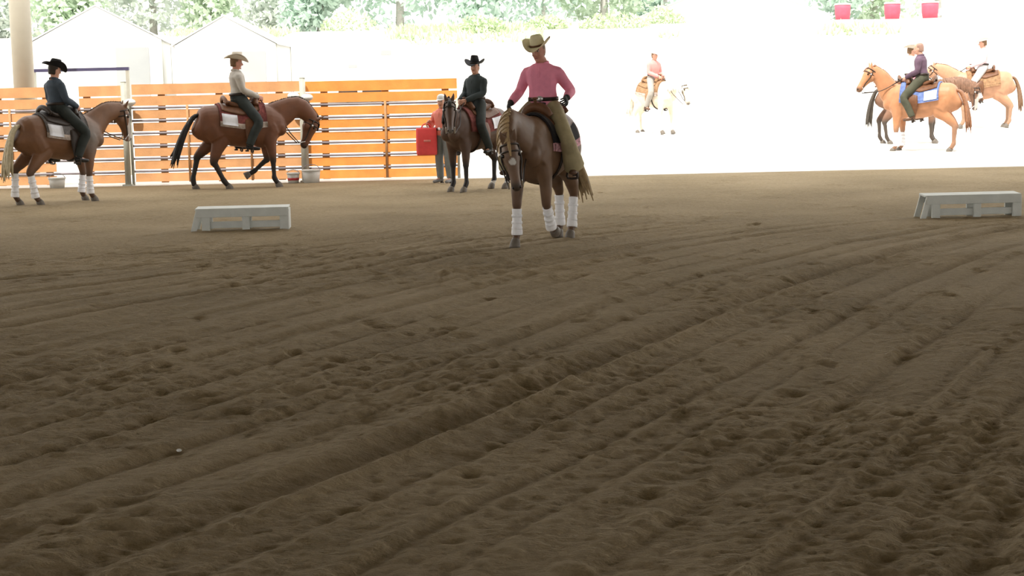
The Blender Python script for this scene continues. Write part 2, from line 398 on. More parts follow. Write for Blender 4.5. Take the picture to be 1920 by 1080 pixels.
FRONT_R = [(.10, .17), (.095, .15), (.07, .088), (.056, .062), (.044, .048), (.036, .040), (.046, .050), (.040, .044)]
HIND_R = [(.13, .23), (.12, .20), (.085, .11), (.056, .075), (.043, .052), (.039, .043), (.047, .052), (.041, .045)]
def leg_points(kind, sd_, a1, a2, a3, planted=True, yo=None):
    """joint chain of one leg; angles forward of straight down. Returns centre line and coronet/toe"""
    if kind == 'f':
        top = [Vector((.52, 0, 1.10)), Vector((.50, 0, .90))]; L = (.41, .31, .12); y = .165
    else:
        top = [Vector((-.55, 0, 1.12)), Vector((-.38, 0, .92))]; L = (.45, .37, .12); y = .155
    if yo is not None: y = yo
    k = 1.0
    need = top[1].z - 0.062
    if planted: k = need / (L[0] * math.cos(D(a1)) + L[1] * math.cos(D(a2)) + L[2] * math.cos(D(a3)))
    dr = lambda a: Vector((math.sin(D(a)), 0, -math.cos(D(a))))
    p = top[1]; mid = p + dr(a1) * L[0] * k * .55; knee = p + dr(a1) * L[0] * k
    c1 = knee + dr(a2) * L[1] * k * .22; c2 = knee + dr(a2) * L[1] * k * .8; fet = knee + dr(a2) * L[1] * k; cor = fet + dr(a3) * L[2] * k
    P = top + [mid, knee, c1, c2, fet, cor]
    for i, q in enumerate(P): q.y = sd_ * (y if i > 1 else y * (.8 if kind == 'h' else .9))
    return P
COATM = mat('horse_coat', (1, 1, 1), 0.5, 0.14, 7.0, 0.05, 25, attr=True, spec=0.35)
def lerp(a, b, t): return tuple(a[i] * (1 - t) + b[i] * t for i in range(3))
WRAP = mat('white_leg_wrap', (0.82, 0.82, 0.85), 0.8, 0.05, 20, 0.2, 90)
TACK = mat('dark_leather', (0.03, 0.02, 0.015), 0.45, 0.2, 20)
BROWNL = mat('brown_leather', (0.12, 0.05, 0.022), 0.45, 0.25, 14, 0.1, 60)
SILVER = mat('silver_fitting', (0.6, 0.6, 0.6), 0.3, 0.05, metal=0.9)
HOOFM = mat('hoof_horn', (0.14, 0.12, 0.10), 0.6, 0.2, 20)
EYEM = mat('dark_eye', (0.008, 0.006, 0.005), 0.1, 0.0)
def horse(label, M, P):
    coat = P['coat']; points = P.get('points', coat); white = (0.55, 0.53, 0.50); vox = P.get('vox', 0.017); near = P.get('near', True)
    root = empty('horse', M); tag(root, label, 'horse')
    r = random.Random(P.get('seed', 1))
    b = MB()
    b.loft([(x, 0, z) for x, z, hh, hw in TRUNK], [(hw, hh) for x, z, hh, hw in TRUNK], n=24, sub=2)
    for s_ in (-1, 1):   # shoulder and haunch muscle
        b.loft([(.60, s_ * .13, .92), (.50, s_ * .15, 1.08), (.42, s_ * .12, 1.32)], [(.09, .13), (.105, .16), (.07, .10)], n=12)
        b.loft([(-.42, s_ * .17, .90), (-.52, s_ * .15, 1.10), (-.62, s_ * .10, 1.30)], [(.10, .16), (.14, .20), (.10, .14)], n=12)
        b.ell((.73, s_ * .085, 1.04), (.11, .11, .14))
    poll = Vector(P['poll']); muz = Vector(P['muzzle']); hint = Vector(P.get('hint', (0, 1, 0)))
    n1 = Vector((.66, 0, 1.24)); mid = (n1 + poll) / 2 + Vector(P.get('arch', (0, 0, .05)))
    NP = [Vector((.40, 0, 1.16)), n1, mid, poll]; NR = [(.16, .33), (.135, .26), (.10, .185), (.075, .12)]
    b.loft(NP, NR, hint=hint, n=18, sub=4)
    hd = muz - poll; HL = hd.length; t = hd.normalized(); nr = t.cross(hint).normalized(); sd_ = nr.cross(t).normalized()
    HS = [(-.10, .055, .075, -.01), (0, .082, .105, 0), (.16, .098, .135, 0), (.34, .092, .135, .0), (.52, .072, .102, .012), (.72, .057, .080, .022), (.88, .058, .076, .022), (.97, .05, .062, .018), (1.02, .03, .035, .012)]
    b.loft([poll + t * (s * HL) + nr * o for s, a, c, o in HS], [(a, c) for s, a, c, o in HS], hint=hint, n=16, sub=2)
    for s_ in (-1, 1):
        b.ell(poll + t * HL * .30 + sd_ * s_ * .045 - nr * .06, (.075, .06, .085))
        e0 = poll + nr * .045 + sd_ * s_ * .05; ed = (-t * .75 + nr * .55 + sd_ * s_ * .18).normalized()
        b.loft([e0 - ed * .03, e0 + ed * .05, e0 + ed * .11, e0 + ed * .17], [(.03, .028), (.036, .026), (.027, .02), (.006, .006)], hint=sd_, n=10, sub=2)
    legs = []
    for nm, kind, s_ in (('fl', 'f', 1), ('fr', 'f', -1), ('hl', 'h', 1), ('hr', 'h', -1)):
        a = P['legs'][nm]; pts = leg_points(kind, s_, *a); legs.append((nm, kind, s_, pts, a))
        b.loft(pts, FRONT_R if kind == 'f' else HIND_R, n=12, sub=3)
    body = b.build('body', COATM, root, True, vox, 3)
    # coat colours per vertex
    me = body.data; ca = me.color_attributes.new('coat', 'FLOAT_COLOR', 'POINT'); vals = []
    wm = P.get('blaze', None); socks = P.get('socks', {}); dap = P.get('shoulder', None); rump = P.get('rump', None)
    for v in me.vertices:
        co = v.co; c = coat
        q = co - poll; s = q.dot(t) / HL
        inhead = -0.1 < s < 1.06 and abs(q.dot(sd_)) < .13 and abs(q.dot(nr)) < .17
        if not inhead:
            for nm, kind, s_, pts, a in legs:
                kz = pts[3].z
                if co.z < kz + .12 and abs(co.y - pts[5].y) < .13 and (co.x > .1) == (kind == 'f'):
                    k_ = max(0, min(1, (kz + .12 - co.z) / .14)); c = lerp(coat, points, k_)
                    if nm in socks and co.z < socks[nm]: c = white
            if dap:
                d_ = math.sqrt((co.x - .52) ** 2 + ((co.z - 1.08) * .8) ** 2)
                if abs(co.y) > .05: c = lerp(dap, c, max(0, min(1, d_ / .34)))
            if rump:
                d_ = math.sqrt((co.x + .5) ** 2 + ((co.z - 1.32)) ** 2)
                c = lerp(rump, c, max(0, min(1, d_ / .25)))
        else:
            if s > .8: c = lerp(coat, P.get('nose', lerp(coat, (.02, .018, .016), .7)), min(1, (s - .8) / .12))
            w = abs(q.dot(sd_)); fo = q.dot(nr)
            if wm == 'star' and fo > .05 and math.hypot(w, (s - .42) * HL) < .038: c = white
            if wm == 'blaze' and fo > .03 and w < .045 and s > .15: c = white
            if wm == 'face' and fo > .0 and w < .07 and s > .25: c = lerp(coat, white, .65)
        vals += [c[0], c[1], c[2], 1.0]
    ca.data.foreach_set('color', vals)
    # hooves and wraps
    for nm, kind, s_, pts, a in legs:
        cor = pts[-1]; pd = (pts[-1] - pts[-2]).normalized(); planted = a[3] if len(a) > 3 else True
        if planted:
            top = cor; P2 = [top + Vector((-.012, 0, .012)), Vector((cor.x + .022, cor.y, .03)), Vector((cor.x + .03, cor.y, -0.012))]
        else:
            P2 = [cor - pd * .012, cor + pd * .045, cor + pd * .078]
        m_ = MB(); m_.loft(P2, [(.049, .052), (.058, .064), (.063, .072)], n=16, sub=2); ho = m_.build('hoof', HOOFM, root)
        if nm in P.get('wraps', ()):
            k0, c1, c2, ft = pts[3], pts[4], pts[5], pts[6]
            m_ = MB(); u_ = (ft - k0).normalized()
            q0 = k0 + u_ * .06
            ww = [(.055, .060), (.056, .061), (.052, .057), (.054, .059), (.064, .070), (.062, .068)]
            Q = [q0, q0 + u_ * .012, c1 + u_ * .05, c2 - u_ * .01, ft - u_ * .0, ft + u_ * .04]
            m_.loft(Q, ww, n=16, sub=2); wr = m_.build('leg_wrap', WRAP, root)
            for fr_ in (.25, .55, .8):
                qq = q0.lerp(ft, fr_); m2 = MB(); m2.loft([qq, qq + u_ * .03], [(.061, .066)] * 2, n=16, sub=1); m2.build('strap', WRAP, wr)
    # tail
    tc = P['tail']; tm = mat('hair_%d_%d_%d' % tuple(int(x * 100) for x in tc), tc, 0.55, 0.3, 18)
    m_ = MB(); sw = P.get('tail_swing', (0.0, 0.0))
    for i in range(22 if near else 12):
        oy = r.uniform(-.05, .05); ox = r.uniform(-.03, .02); ln = r.uniform(.75, 1.0); sp = r.uniform(.6, 1.4)
        e = Vector((-.92 - .04 + ox * 3 + sw[0], oy * 2.6 * sp + sw[1], 1.28 - .90 * ln))
        m_.loft([(-.70, oy * .2, 1.31), (-.82, oy * .5, 1.26), (-.91 + ox + sw[0] * .3, oy + sw[1] * .3, 1.02), (-.95 + ox * 2 + sw[0] * .7, oy * 1.8 * sp + sw[1] * .7, .72), e],
                [(.02, .03), (.035, .04), (.033, .034), (.028, .028), (.005, .005)], n=7, sub=3)
    m_.build('tail', tm, root)
    # mane: locks along the crest falling to one side
    mc = P.get('mane', tc); mm = mat('hair_%d_%d_%d' % tuple(int(x * 100) for x in mc), mc, 0.55, 0.3, 18)
    cp, cr = catmull(NP, NR, 10); m_ = MB(); sgn = P.get('mane_side', -1)
    for i in range(10, len(cp)):
        tt = (cp[min(i + 1, len(cp) - 1)] - cp[i - 1]).normalized(); nn = tt.cross(hint).normalized(); ss = nn.cross(tt)
        c0_ = cp[i] + nn * (cr[i][1] - .015); ln = P.get('mane_len', .26) * r.uniform(.75, 1.15)
        down = Vector((0, 0, -1))
        for k in range(5):
            j = r.uniform(-.035, .035); ln *= r.uniform(.9, 1.1)
            p1 = c0_ + nn * .012 + tt * j; w_ = cr[i][0] + .015
            m_.loft([c0_ - nn * .03 + tt * j, p1, c0_ + ss * sgn * w_ * .75 - nn * .07 + tt * (j + .01), c0_ + ss * sgn * (w_ + .012) - nn * (.10 + ln * .5) + tt * (j * 1.4), c0_ + ss * sgn * (w_ + .01) - nn * (.08 + ln * .9) + tt * (j * 2)],
                    [(.008, .016), (.010, .020), (.009, .020), (.008, .018), (.003, .004)], hint=ss, n=7, sub=2)
    for k in range(P.get('forelock', 4)):   # forelock
        j = r.uniform(-.03, .03)
        m_.loft([poll + sd_ * j * .4 - t * .02 + nr * .08, poll + sd_ * j + nr * .135 + t * .04, poll + sd_ * j * 1.2 + nr * .15 + t * .16], [(.016, .014), (.016, .012), (.004, .004)], n=7, sub=2)
    m_.build('mane', mm, root)
    # eyes, nostrils
    for s_ in (-1, 1):
        m_ = MB(); m_.ell(poll + t * HL * .27 + sd_ * s_ * .088 + nr * .055, (.02, .02, .02), 10, 8); m_.build('eye', EYEM, root)
        m_ = MB(); m_.ell(poll + t * HL * .95 + sd_ * s_ * .037 + nr * .058, (.014, .014, .018), 8, 6); m_.build('nostril', EYEM, root)
    # bridle
    def ring(s, ex, rr, nrm_off=0):
        out_ = []
        i_ = [k for k in range(len(HS) - 1) if HS[k][0] <= s <= HS[k + 1][0]][0]; f_ = (s - HS[i_][0]) / (HS[i_ + 1][0] - HS[i_][0])
        a_, c_, o_ = [HS[i_][k] * (1 - f_) + HS[i_ + 1][k] * f_ for k in (1, 2, 3)]
        for k in range(21):
            th = 2 * PI * k / 20
            out_.append(poll + t * (s * HL) + nr * (o_ + (c_ + ex) * math.sin(th)) + sd_ * ((a_ + ex) * math.cos(th)))
        return out_
    br = MB()
    br.tube(ring(.05, .008, .01), .011, 6); br.tube(ring(.20, .006, .01), .010, 6)
    for s_ in (-1, 1):
        br.tube([poll + t * HL * .05 + sd_ * s_ * .098, poll + t * HL * .35 + sd_ * s_ * .108 - nr * .02, poll + t * HL * .6 + sd_ * s_ * .08 - nr * .01, poll + t * HL * .82 + sd_ * s_ * .068 - nr * .02], .011, 6, 3)
    bo = br.build('bridle', TACK, root)
    for s_ in (-1, 1):
        m_ = MB(); m_.tube([poll + t * HL * .80 + sd_ * s_ * .072, poll + t * HL * .84 + sd_ * s_ * .076 - nr * .03, poll + t * HL * .93 + sd_ * s_ * .076 - nr * .09], .008, 6, 2)
        m_.build('bit_shank', SILVER, bo)
        m_ = MB(); m_.ell(poll + t * HL * .22 + sd_ * s_ * .108, (.02, .02, .02), 8, 6); m_.build('concho', SILVER, bo)
    bits = [poll + t * HL * .93 + sd_ * s_ * .076 - nr * .09 for s_ in (-1, 1)]
    for s_, hp in zip((-1, 1), P.get('hands', ())):
        a_ = bits[0 if s_ < 0 else 1]; hp = Vector(hp); m = (a_ + hp) / 2 + Vector((0, s_ * .06, -.10))
        if poll.z < 1.45: m = (a_ + hp) / 2 + Vector((.04, s_ * .13, -.03))
        m_ = MB(); m_.tube([a_, a_.lerp(m, .5) + Vector((0, 0, -.02)), m, hp], .009, 6, 5); m_.build('rein', TACK, bo)
    return root

def saddle(label, M, padm, padedge, card=True, seatm=None, cardside=(1, -1), lift=0.0):
    base = Vector((0.02, 0, 1.42)); root = empty('saddle', M @ Matrix.Translation(base)); tag(root, label, 'saddle')
    seatm = seatm or BROWNL
    def drape(x0, x1, th0, off, th, nx=14, nt=25, cut=0.0):
        go = []; gi = []
        for i in range(nx):
            x = x0 + (x1 - x0) * i / (nx - 1); tw = th0 - cut * abs((i / (nx - 1)) - .5) * 2
            go.append([on_trunk(x, -tw + 2 * tw * j / (nt - 1), off + th) for j in range(nt)]); gi.append([on_trunk(x, -tw + 2 * tw * j / (nt - 1), off) for j in range(nt)])
        return go, gi
    m_ = MB(); m_.sheet(*drape(-.40, .44, D(92), .008, .022)); pad = m_.build('pad', padm, root, off=base)
    for s_ in (-1, 1):
        m_ = MB(); go = []; gi = []
        for i in range(14):
            x = -.405 + .85 * i / 13
            go.append([on_trunk(x, s_ * D(80 + 13.5 * j / 3), .034) for j in range(4)]); gi.append([on_trunk(x, s_ * D(80 + 13.5 * j / 3), .006) for j in range(4)])
        m_.sheet(go, gi); m_.build('pad_border', padedge, pad, off=base)
    m_ = MB(); m_.sheet(*drape(-.36, .32, D(56), .031, .02, cut=D(8))); m_.build('skirt', seatm, root, off=base)
    # seat, cantle, swell, horn
    m_ = MB(); z0 = 1.42
    m_.loft([(.26, 0, 1.50), (.18, 0, 1.485), (.05, 0, 1.455), (-.10, 0, 1.465), (-.22, 0, 1.52)], [(.13, .045), (.13, .05), (.15, .05), (.18, .055), (.19, .04)], n=16, sub=3, power=2.6); m_.build('seat', seatm, root, off=base)
    m_ = MB(); m_.loft([(-.245, -.19, 1.49), (-.265, -.12, 1.565), (-.275, 0, 1.60), (-.265, .12, 1.565), (-.245, .19, 1.49)], [(.03, .045)] * 5, hint=(1, 0, 0), n=10, sub=4); m_.build('cantle', seatm, root, off=base)
    m_ = MB(); m_.loft([(.27, -.16, 1.46), (.28, -.09, 1.545), (.28, 0, 1.57), (.28, .09, 1.545), (.27, .16, 1.46)], [(.05, .045), (.06, .055), (.06, .055), (.06, .055), (.05, .045)], hint=(1, 0, 0), n=10, sub=4); m_.build('swell', seatm, root, off=base)
    m_ = MB(); m_.loft([(.29, 0, 1.57), (.31, 0, 1.63), (.32, 0, 1.655)], [(.025, .025), (.02, .02), (.022, .022)], n=10, sub=2); m_.ell((.322, 0, 1.665), (.045, .04, .014)); m_.build('horn', seatm, root, off=base)
    for s_ in (-1, 1):
        m_ = MB(); go = []; gi = []
        for i in range(8):
            f_ = i / 7; go.append([]); gi.append([])
            for j in range(5):
                x = .13 + (j / 4 - .5) * (.12 + .09 * math.sin(PI * f_)); zz = 1.36 - (.62 - lift) * f_; yb = on_trunk(.1, D(62), .055).y + .02 * f_ + .02
                y_ = max(.12 + .34 * min(1, f_ * 2.2), 0) if f_ < .45 else yb
                y_ = min(yb, .20 + .36 * f_) if f_ < .45 else yb
                go[-1].append(Vector((x, s_ * (y_ + .012), zz))); gi[-1].append(Vector((x, s_ * y_, zz)))
        m_.sheet(go, gi); fe = m_.build('fender', seatm, root, off=base)
        m_ = MB(); yb = on_trunk(.1, D(62), .055).y + .06
        m_.tube([(.12, s_ * (yb - .01), .80), (.12, s_ * (yb + .055), .76), (.12, s_ * (yb + .065), .66), (.12, s_ * (yb + .05), .645), (.12, s_ * (yb - .05), .645), (.12, s_ * (yb - .055), .70), (.12, s_ * (yb - .03), .78), (.12, s_ * (yb - .01), .80)], .014, 8, 2)
        m_.xf(Matrix.Translation((0, 0, lift))); m_.build('stirrup', TACK, fe, off=base)
        if s_ in cardside and card:
            m_ = MB(); go = []; gi = []
            for i in range(5):
                x = -.37 + .27 * i / 4
                go.append([on_trunk(x, s_ * D(58 + 30 * j / 3), .046) for j in range(4)]); gi.append([on_trunk(x, s_ * D(58 + 30 * j / 3), .036) for j in range(4)])
            m_.sheet(go, gi); m_.build('number_card', mat('white_card', (0.62, 0.62, 0.66), 0.6, 0.05, 30), pad, off=base)
    m_ = MB(); 
    m_.tube([on_trunk(.22, th, .012) for th in [D(60 + 240 * k / 20) for k in range(21)]], .018, 6); m_.build('girth', TACK, root, off=base)
    return root

# ------------------------------------------------------------------ people
SKIN = mat('skin', (0.52, 0.28, 0.20), 0.55, 0.08, 10)
SKINR = mat('tanned_skin', (0.46, 0.22, 0.16), 0.55, 0.08, 10)
SCLERA = mat('eye_white', (0.5, 0.48, 0.46), 0.3, 0.0)
LIP = mat('lips', (0.30, 0.10, 0.09), 0.5, 0.0)
def hand(mb, wrist, fdir, pdir, side, mi=0, curl=55, s=1.0):
    """palm and five separate curled fingers: fdir along the hand, pdir = palm side"""
    f = Vector(fdir).normalized(); p = Vector(pdir); p = (p - f * p.dot(f)).normalized(); w = f.cross(p).normalized() * side
    wr = Vector(wrist)
    mb.loft([wr - f * .03, wr + f * .01, wr + f * .05, wr + f * .09], [(.024 * s, .02 * s), (.03 * s, .018 * s), (.042 * s, .017 * s), (.040 * s, .014 * s)], hint=w, n=12, sub=2, mi=mi)
    for i, (o, L) in enumerate(((.030, .068), (.010, .076), (-.011, .071), (-.031, .055))):
        b0 = wr + f * .082 + w * o * s; q = [b0]; ang = curl * .35
        for k, sl in enumerate((.44, .31, .25)):
            d = f * math.cos(D(ang)) + p * math.sin(D(ang)); q.append(q[-1] + d * L * sl * s * 1.05); ang += curl * .8
        mb.loft(q, [(.0098 * s,) * 2, (.0092 * s,) * 2, (.0085 * s,) * 2, (.006 * s,) * 2], hint=w, n=8, sub=2, mi=mi)
    b0 = wr + f * .025 + w * .03 * s
    mb.loft([b0, b0 + (f * .5 + w * .7 + p * .3).normalized() * .035 * s, b0 + (f * .8 + w * .55 + p * .6).normalized() * .068 * s], [(.013 * s,) * 2, (.0115 * s,) * 2, (.008 * s,) * 2], n=8, sub=2, mi=mi)

def head_geo(M, skin_i=0):
    b = MB()
    sec = [(-.122, .022, .028, .052), (-.108, .044, .050, .036), (-.07, .060, .075, .018), (-.03, .068, .086, .008), (.02, .073, .094, 0), (.06, .074, .097, -.005), (.095, .060, .08, -.01), (.118, .036, .05, -.01), (.125, .012, .018, -.01)]
    b.loft([(o, 0, z) for z, a, c, o in sec], [(a, c) for z, a, c, o in sec], hint=(0, 1, 0), n=18, sub=2)
    b.loft([(.088, 0, .022), (.104, 0, -.006), (.118, 0, -.026), (.095, 0, -.036)], [(.010, .012), (.012, .012), (.017, .014), (.012, .01)], n=10, sub=2)
    for s_ in (-1, 1):
        b.ell((-.004, s_ * .076, -.012), (.017, .010, .030), 10, 8); b.ell((.083, s_ * .033, .032), (.014, .022, .009), 8, 6); b.ell((.070, s_ * .038, -.03), (.02, .02, .02), 8, 6)
    b.ell((.084, 0, -.098), (.018, .022, .016), 8, 6)
    x = MB()
    for s_ in (-1, 1):
        x.ell((.0845, s_ * .032, .014), (.010, .0145, .0085), 10, 8, mi=1); x.ell((.0925, s_ * .032, .014), (.004, .0065, .0065), 8, 6, mi=2)
        x.box((.094, s_ * .033, .034), (.006, .032, .006), mi=2)
    x.ell((.091, 0, -.066), (.008, .024, .0055), 10, 6, mi=3)
    for k in (b, x): k.xf(M)
    return b, x

def hat(parent, M, m_hat, m_band, off, brim=.20, crown=.125):
    b = MB(); n = 40; go = []; gi = []
    for i in range(7):
        f_ = i / 6; go.append([]); gi.append([])
        for k in range(n + 1):
            th = 2 * PI * k / n; r0x, r0y = .102, .084; rx = r0x + (brim - .055 - .085 + .055) * f_ * 1.02; ry = r0y + (brim - .085) * f_ * .80
            z = .085 * (abs(math.sin(th)) ** 2.0) * f_ ** 1.6 - .022 * (abs(math.cos(th)) ** 3) * f_ ** 1.3
            go[-1].append(Vector((rx * math.cos(th), ry * math.sin(th), z + .004))); gi[-1].append(Vector((rx * math.cos(th), ry * math.sin(th), z - .004)))
    b.sheet(go, gi)
    rings = [(0, .104, .086), (.03, .102, .084), (.07, .096, .077), (crown - .015, .088, .064), (crown, .078, .050), (crown - .004, .062, .030), (crown - .028, .045, .012)]
    vs = []; fs = []; N = 28
    for j, (z, a, c) in enumerate(rings):
        for k in range(N):
            th = 2 * PI * k / N; pin = 1 - (.16 if j in (2, 3, 4) else 0) * max(0, math.cos(th)) ** 2 * abs(math.sin(th)) * 2
            vs.append((a * math.cos(th), c * math.sin(th) * pin, z + (.012 * math.cos(th) if j >= 3 else 0)))
    for j in range(len(rings) - 1):
        for k in range(N):
            k2 = (k + 1) % N; fs.append((j * N + k, j * N + k2, (j + 1) * N + k2, (j + 1) * N + k))
    fs.append(tuple(range((len(rings) - 1) * N, len(rings) * N))); b.add(vs, fs)
    b.xf(M); ho = b.build('hat', m_hat, parent, off=off)
    c = MB(); c.loft([(0, 0, .004), (0, 0, .026)], [(.0865, .1055), (.086, .105)], n=28, sub=1); c.xf(M); c.build('hat_band', m_band, ho, off=off)
    return ho

def person(name, label, M, base, J, O):
    """J: joints in the local frame; O: outfit materials"""
    base = Vector(base); root = empty(name, M @ Matrix.Translation(base)); tag(root, label, 'person')
    V = Vector; pel = V(J['pelvis']); nk = V(J['neck']); sp = nk - pel
    hM = Matrix.Translation(V(J['head'])) @ Euler((D(J.get('head_roll', 0)), D(J.get('head_pitch', 0)), D(J.get('head_yaw', 0))), 'XYZ').to_matrix().to_4x4()
    def torso(b, e, top=True):
        q = [(0, .150, .115), (.2, .150, .112), (.42, .138, .103), (.62, .155, .112), (.80, .176, .108), (.92, .135, .085), (1.0, .078, .066)]
        fw = V((.02, 0, 0))
        b.loft([pel + sp * s + fw * math.sin(PI * s) for s, a, c in q], [(a * O.get('build', 1) + e, c * O.get('build', 1) + e) for s, a, c in q], n=18, sub=3, power=2.3)
    def arm(b, s_, e, upto=1.0):
        sh, el, wr = [V(J[k + ('_l' if s_ > 0 else '_r')]) for k in ('shoulder', 'elbow', 'wrist')]
        b.loft([nk.lerp(sh, .55) + V((0, 0, -.05)), sh, sh.lerp(el, .5), el, el.lerp(wr, .45), wr], [.062 + e, .057 + e, .050 + e, .042 + e, .041 + e, .030 + e], n=12, sub=3)
    def leg(b, s_, e, stop=1.0):
        hp, kn, an = [V(J[k + ('_l' if s_ > 0 else '_r')]) for k in ('hip', 'knee', 'ankle')]
        b.loft([pel.lerp(hp, .6) + V((0, 0, .03)), hp, hp.lerp(kn, .45), kn, kn.lerp(an, .35), kn.lerp(an, stop)], [.10 + e, .098 + e, .083 + e, .062 + e, .060 + e, .043 + e], n=14, sub=3)
    b = MB(); torso(b, 0)
    b.loft([nk - V((0, 0, .05)), nk + V((.005, 0, .03)), V(J['head']) + V((0, 0, -.05))], [(.062, .062), (.056, .058), (.052, .058)], n=14, sub=2)
    hb, hx = head_geo(hM); b.v_off = 0
    o = len(b.v); b.v += hb.v; b.f += [tuple(i + o for i in f) for f in hb.f]; b.m += hb.m
    for s_ in (-1, 1):
        arm(b, s_, 0); leg(b, s_, 0)
        an = V(J['ankle_l' if s_ > 0 else 'ankle_r']); to = V(J['toe_l' if s_ > 0 else 'toe_r'])
        b.loft([an + V((0, 0, .04)), an, an.lerp(to, .5), to], [.040, .042, .036, .026], n=10, sub=2)
        el, wr = V(J['elbow_l' if s_ > 0 else 'elbow_r']), V(J['wrist_l' if s_ > 0 else 'wrist_r'])
        fd = J.get('hand_dir', wr - el)
        if O.get('glove') is None: hand(hx, wr, fd, J.get('palm', (0, -s_, -.3)), s_ if J.get('flip') is None else -s_)
    b.build('body', [O.get('skin', SKIN), SCLERA, EYEM, LIP], root, True, O.get('vox', .013), 2, off=base, extra=hx)
    if O.get('glove') is not None:
        for s_ in (-1, 1):
            el, wr = V(J['elbow_l' if s_ > 0 else 'elbow_r']), V(J['wrist_l' if s_ > 0 else 'wrist_r']); m_ = MB()
            hand(m_, wr, J.get('hand_dir', wr - el), J.get('palm', (0, -s_, -.3)), s_, s=1.12)
            dd = (wr - el).normalized(); m_.loft([wr - dd * .05, wr - dd * .01, wr + dd * .02], [.044, .041, .036], n=12, sub=2); m_.build('glove', O['glove'], root, off=base)
    # shirt
    b = MB(); torso(b, .020)
    for s_ in (-1, 1): arm(b, s_, .016)
    b.loft([nk - V((0, 0, .06)), nk + V((-.008, 0, .0))], [(.084, .080), (.070, .070)], n=14, sub=2)
    shirt = b.build('shirt', O['shirt'], root, True, O.get('vox', .013), 3, off=base)
    b = MB()
    for k in range(2):
        for s_ in (-1, 1):
            b.loft([nk + V((.078, s_ * .014, -.035)), nk + V((.058, s_ * .052, -.005)), nk + V((-.01, s_ * .072, .012)), nk + V((-.064, s_ * .02, .018))], [(.009, .022)] * 4, hint=(.3, .9 * s_, .1), n=8, sub=3)
        break
    b.build('collar', O.get('collar', O['shirt']), shirt, off=base)
    up = sp.normalized(); b = MB()
    zs = [.25, .45, .62, .78, .92]
    fx = [pel + sp * s + V((.118 + (.022 if .35 < s < .9 else .012) - (.02 if s > .85 else 0) , 0, 0)) for s in zs]
    b.loft(fx, [(.014, .006)] * 5, n=8, sub=3); b.build('placket', O['shirt'], shirt, off=base)
    # trousers or chaps
    b = MB()
    b.loft([pel - sp * .10, pel, pel + sp * .20], [(.155, .125), (.168, .132), (.168, .130)], n=18, sub=2, power=2.3)
    fl = O.get('flare', .0)
    for s_ in (-1, 1):
        hp, kn, an = [V(J[k + ('_l' if s_ > 0 else '_r')]) for k in ('hip', 'knee', 'ankle')]
        b.loft([pel.lerp(hp, .6) + V((0, 0, .03)), hp, hp.lerp(kn, .45), kn, kn.lerp(an, .4), kn.lerp(an, .72), kn.lerp(an, .96)], [.115, .115, .10, .083, (.08 + fl * .3), (.072 + fl * .8, .075 + fl), (.068 + fl, .07 + fl * 1.4)], n=16, sub=3)
    b.build('trousers' if fl == 0 else 'chaps', O['trousers'], root, True, O.get('vox', .013), 2, off=base)
    # belt
    b = MB(); q = pel + sp * .21; b.loft([q - up * .022, q + up * .022], [(.178, .144)] * 2, n=24, sub=1, power=2.3)
    be = b.build('belt', O.get('belt', TACK), root, off=base)
    b = MB(); b.ell(q + V((.147, 0, 0)), (.012, .045, .034), 14, 8); b.build('buckle', SILVER, be, off=base)
    if O.get('panel'):
        b = MB(); b.loft([pel + sp * .17 + V((.118, 0, 0)), pel + sp * .02 + V((.125, 0, 0)), pel - sp * .12 + V((.118, 0, 0))], [(.085, .02), (.07, .025), (.04, .02)], n=12, sub=2); b.build('jeans_front', O['panel'], root, off=base)
    for s_ in (-1, 1):
        an = V(J['ankle_l' if s_ > 0 else 'ankle_r']); to = V(J['toe_l' if s_ > 0 else 'toe_r']); kn = V(J['knee_l' if s_ > 0 else 'knee_r'])
        d_ = (to - an); d_.z = 0; d_.normalize()
        m_ = MB(); m_.loft([an + (kn - an).normalized() * .14, an + (kn - an).normalized() * .05, an + V((0, 0, -.01))], [.056, .053, .054], n=12, sub=2)
        m_.loft([an - d_ * .05 + V((0, 0, -.035)), an + V((0, 0, -.015)), an.lerp(to, .5) + V((0, 0, -.012)), to - d_ * .0, to + d_ * .035], [(.036, .03), (.045, .045), (.046, .038), (.044, .030), (.02, .018)], n=12, sub=3)
        bo = m_.build('boot', O['boots'], root, off=base)
        m_ = MB(); m_.box(an - d_ * .035 + V((0, 0, -.075)), (.055, .055, .03)); m_.build('heel', TACK, bo, False, off=base)
    if O.get('hair'):
        m_ = MB(); m_.loft([(-.028, 0, -.075), (-.026, 0, -.03), (-.022, 0, .03), (-.016, 0, .08), (-.012, 0, .12)], [(.055, .07), (.074, .082), (.081, .092), (.076, .092), (.04, .055)], n=16, sub=2)
        m_.xf(hM); m_.build('hair', O['hair'], root, off=base)
    if O.get('hat'):
        hat(root, hM @ Matrix.Translation((-.005, 0, .062)) @ Matrix.Rotation(D(O.get('hat_tilt', 4)), 4, 'Y'), O['hat'], O['hat_band'], base, O.get('brim', .20), O.get('crown', .135))
    if O.get('cap'):
        m_ = MB(); m_.loft([(-.006, 0, .045), (-.006, 0, .075), (-.008, 0, .11), (-.01, 0, .14), (-.01, 0, .148)], [(.083, .105), (.083, .105), (.074, .094), (.045, .06), (.01, .01)], n=18, sub=2); m_.xf(hM); cp_ = m_.build('cap', O['cap'], root, off=base)
        m_ = MB(); m_.loft([(.08, 0, .052), (.12, 0, .05), (.165, 0, .04)], [(.07, .006), (.066, .006), (.03, .005)], n=14, sub=2); m_.xf(hM); m_.build('cap_peak', O['cap'], cp_, off=base)
    return root

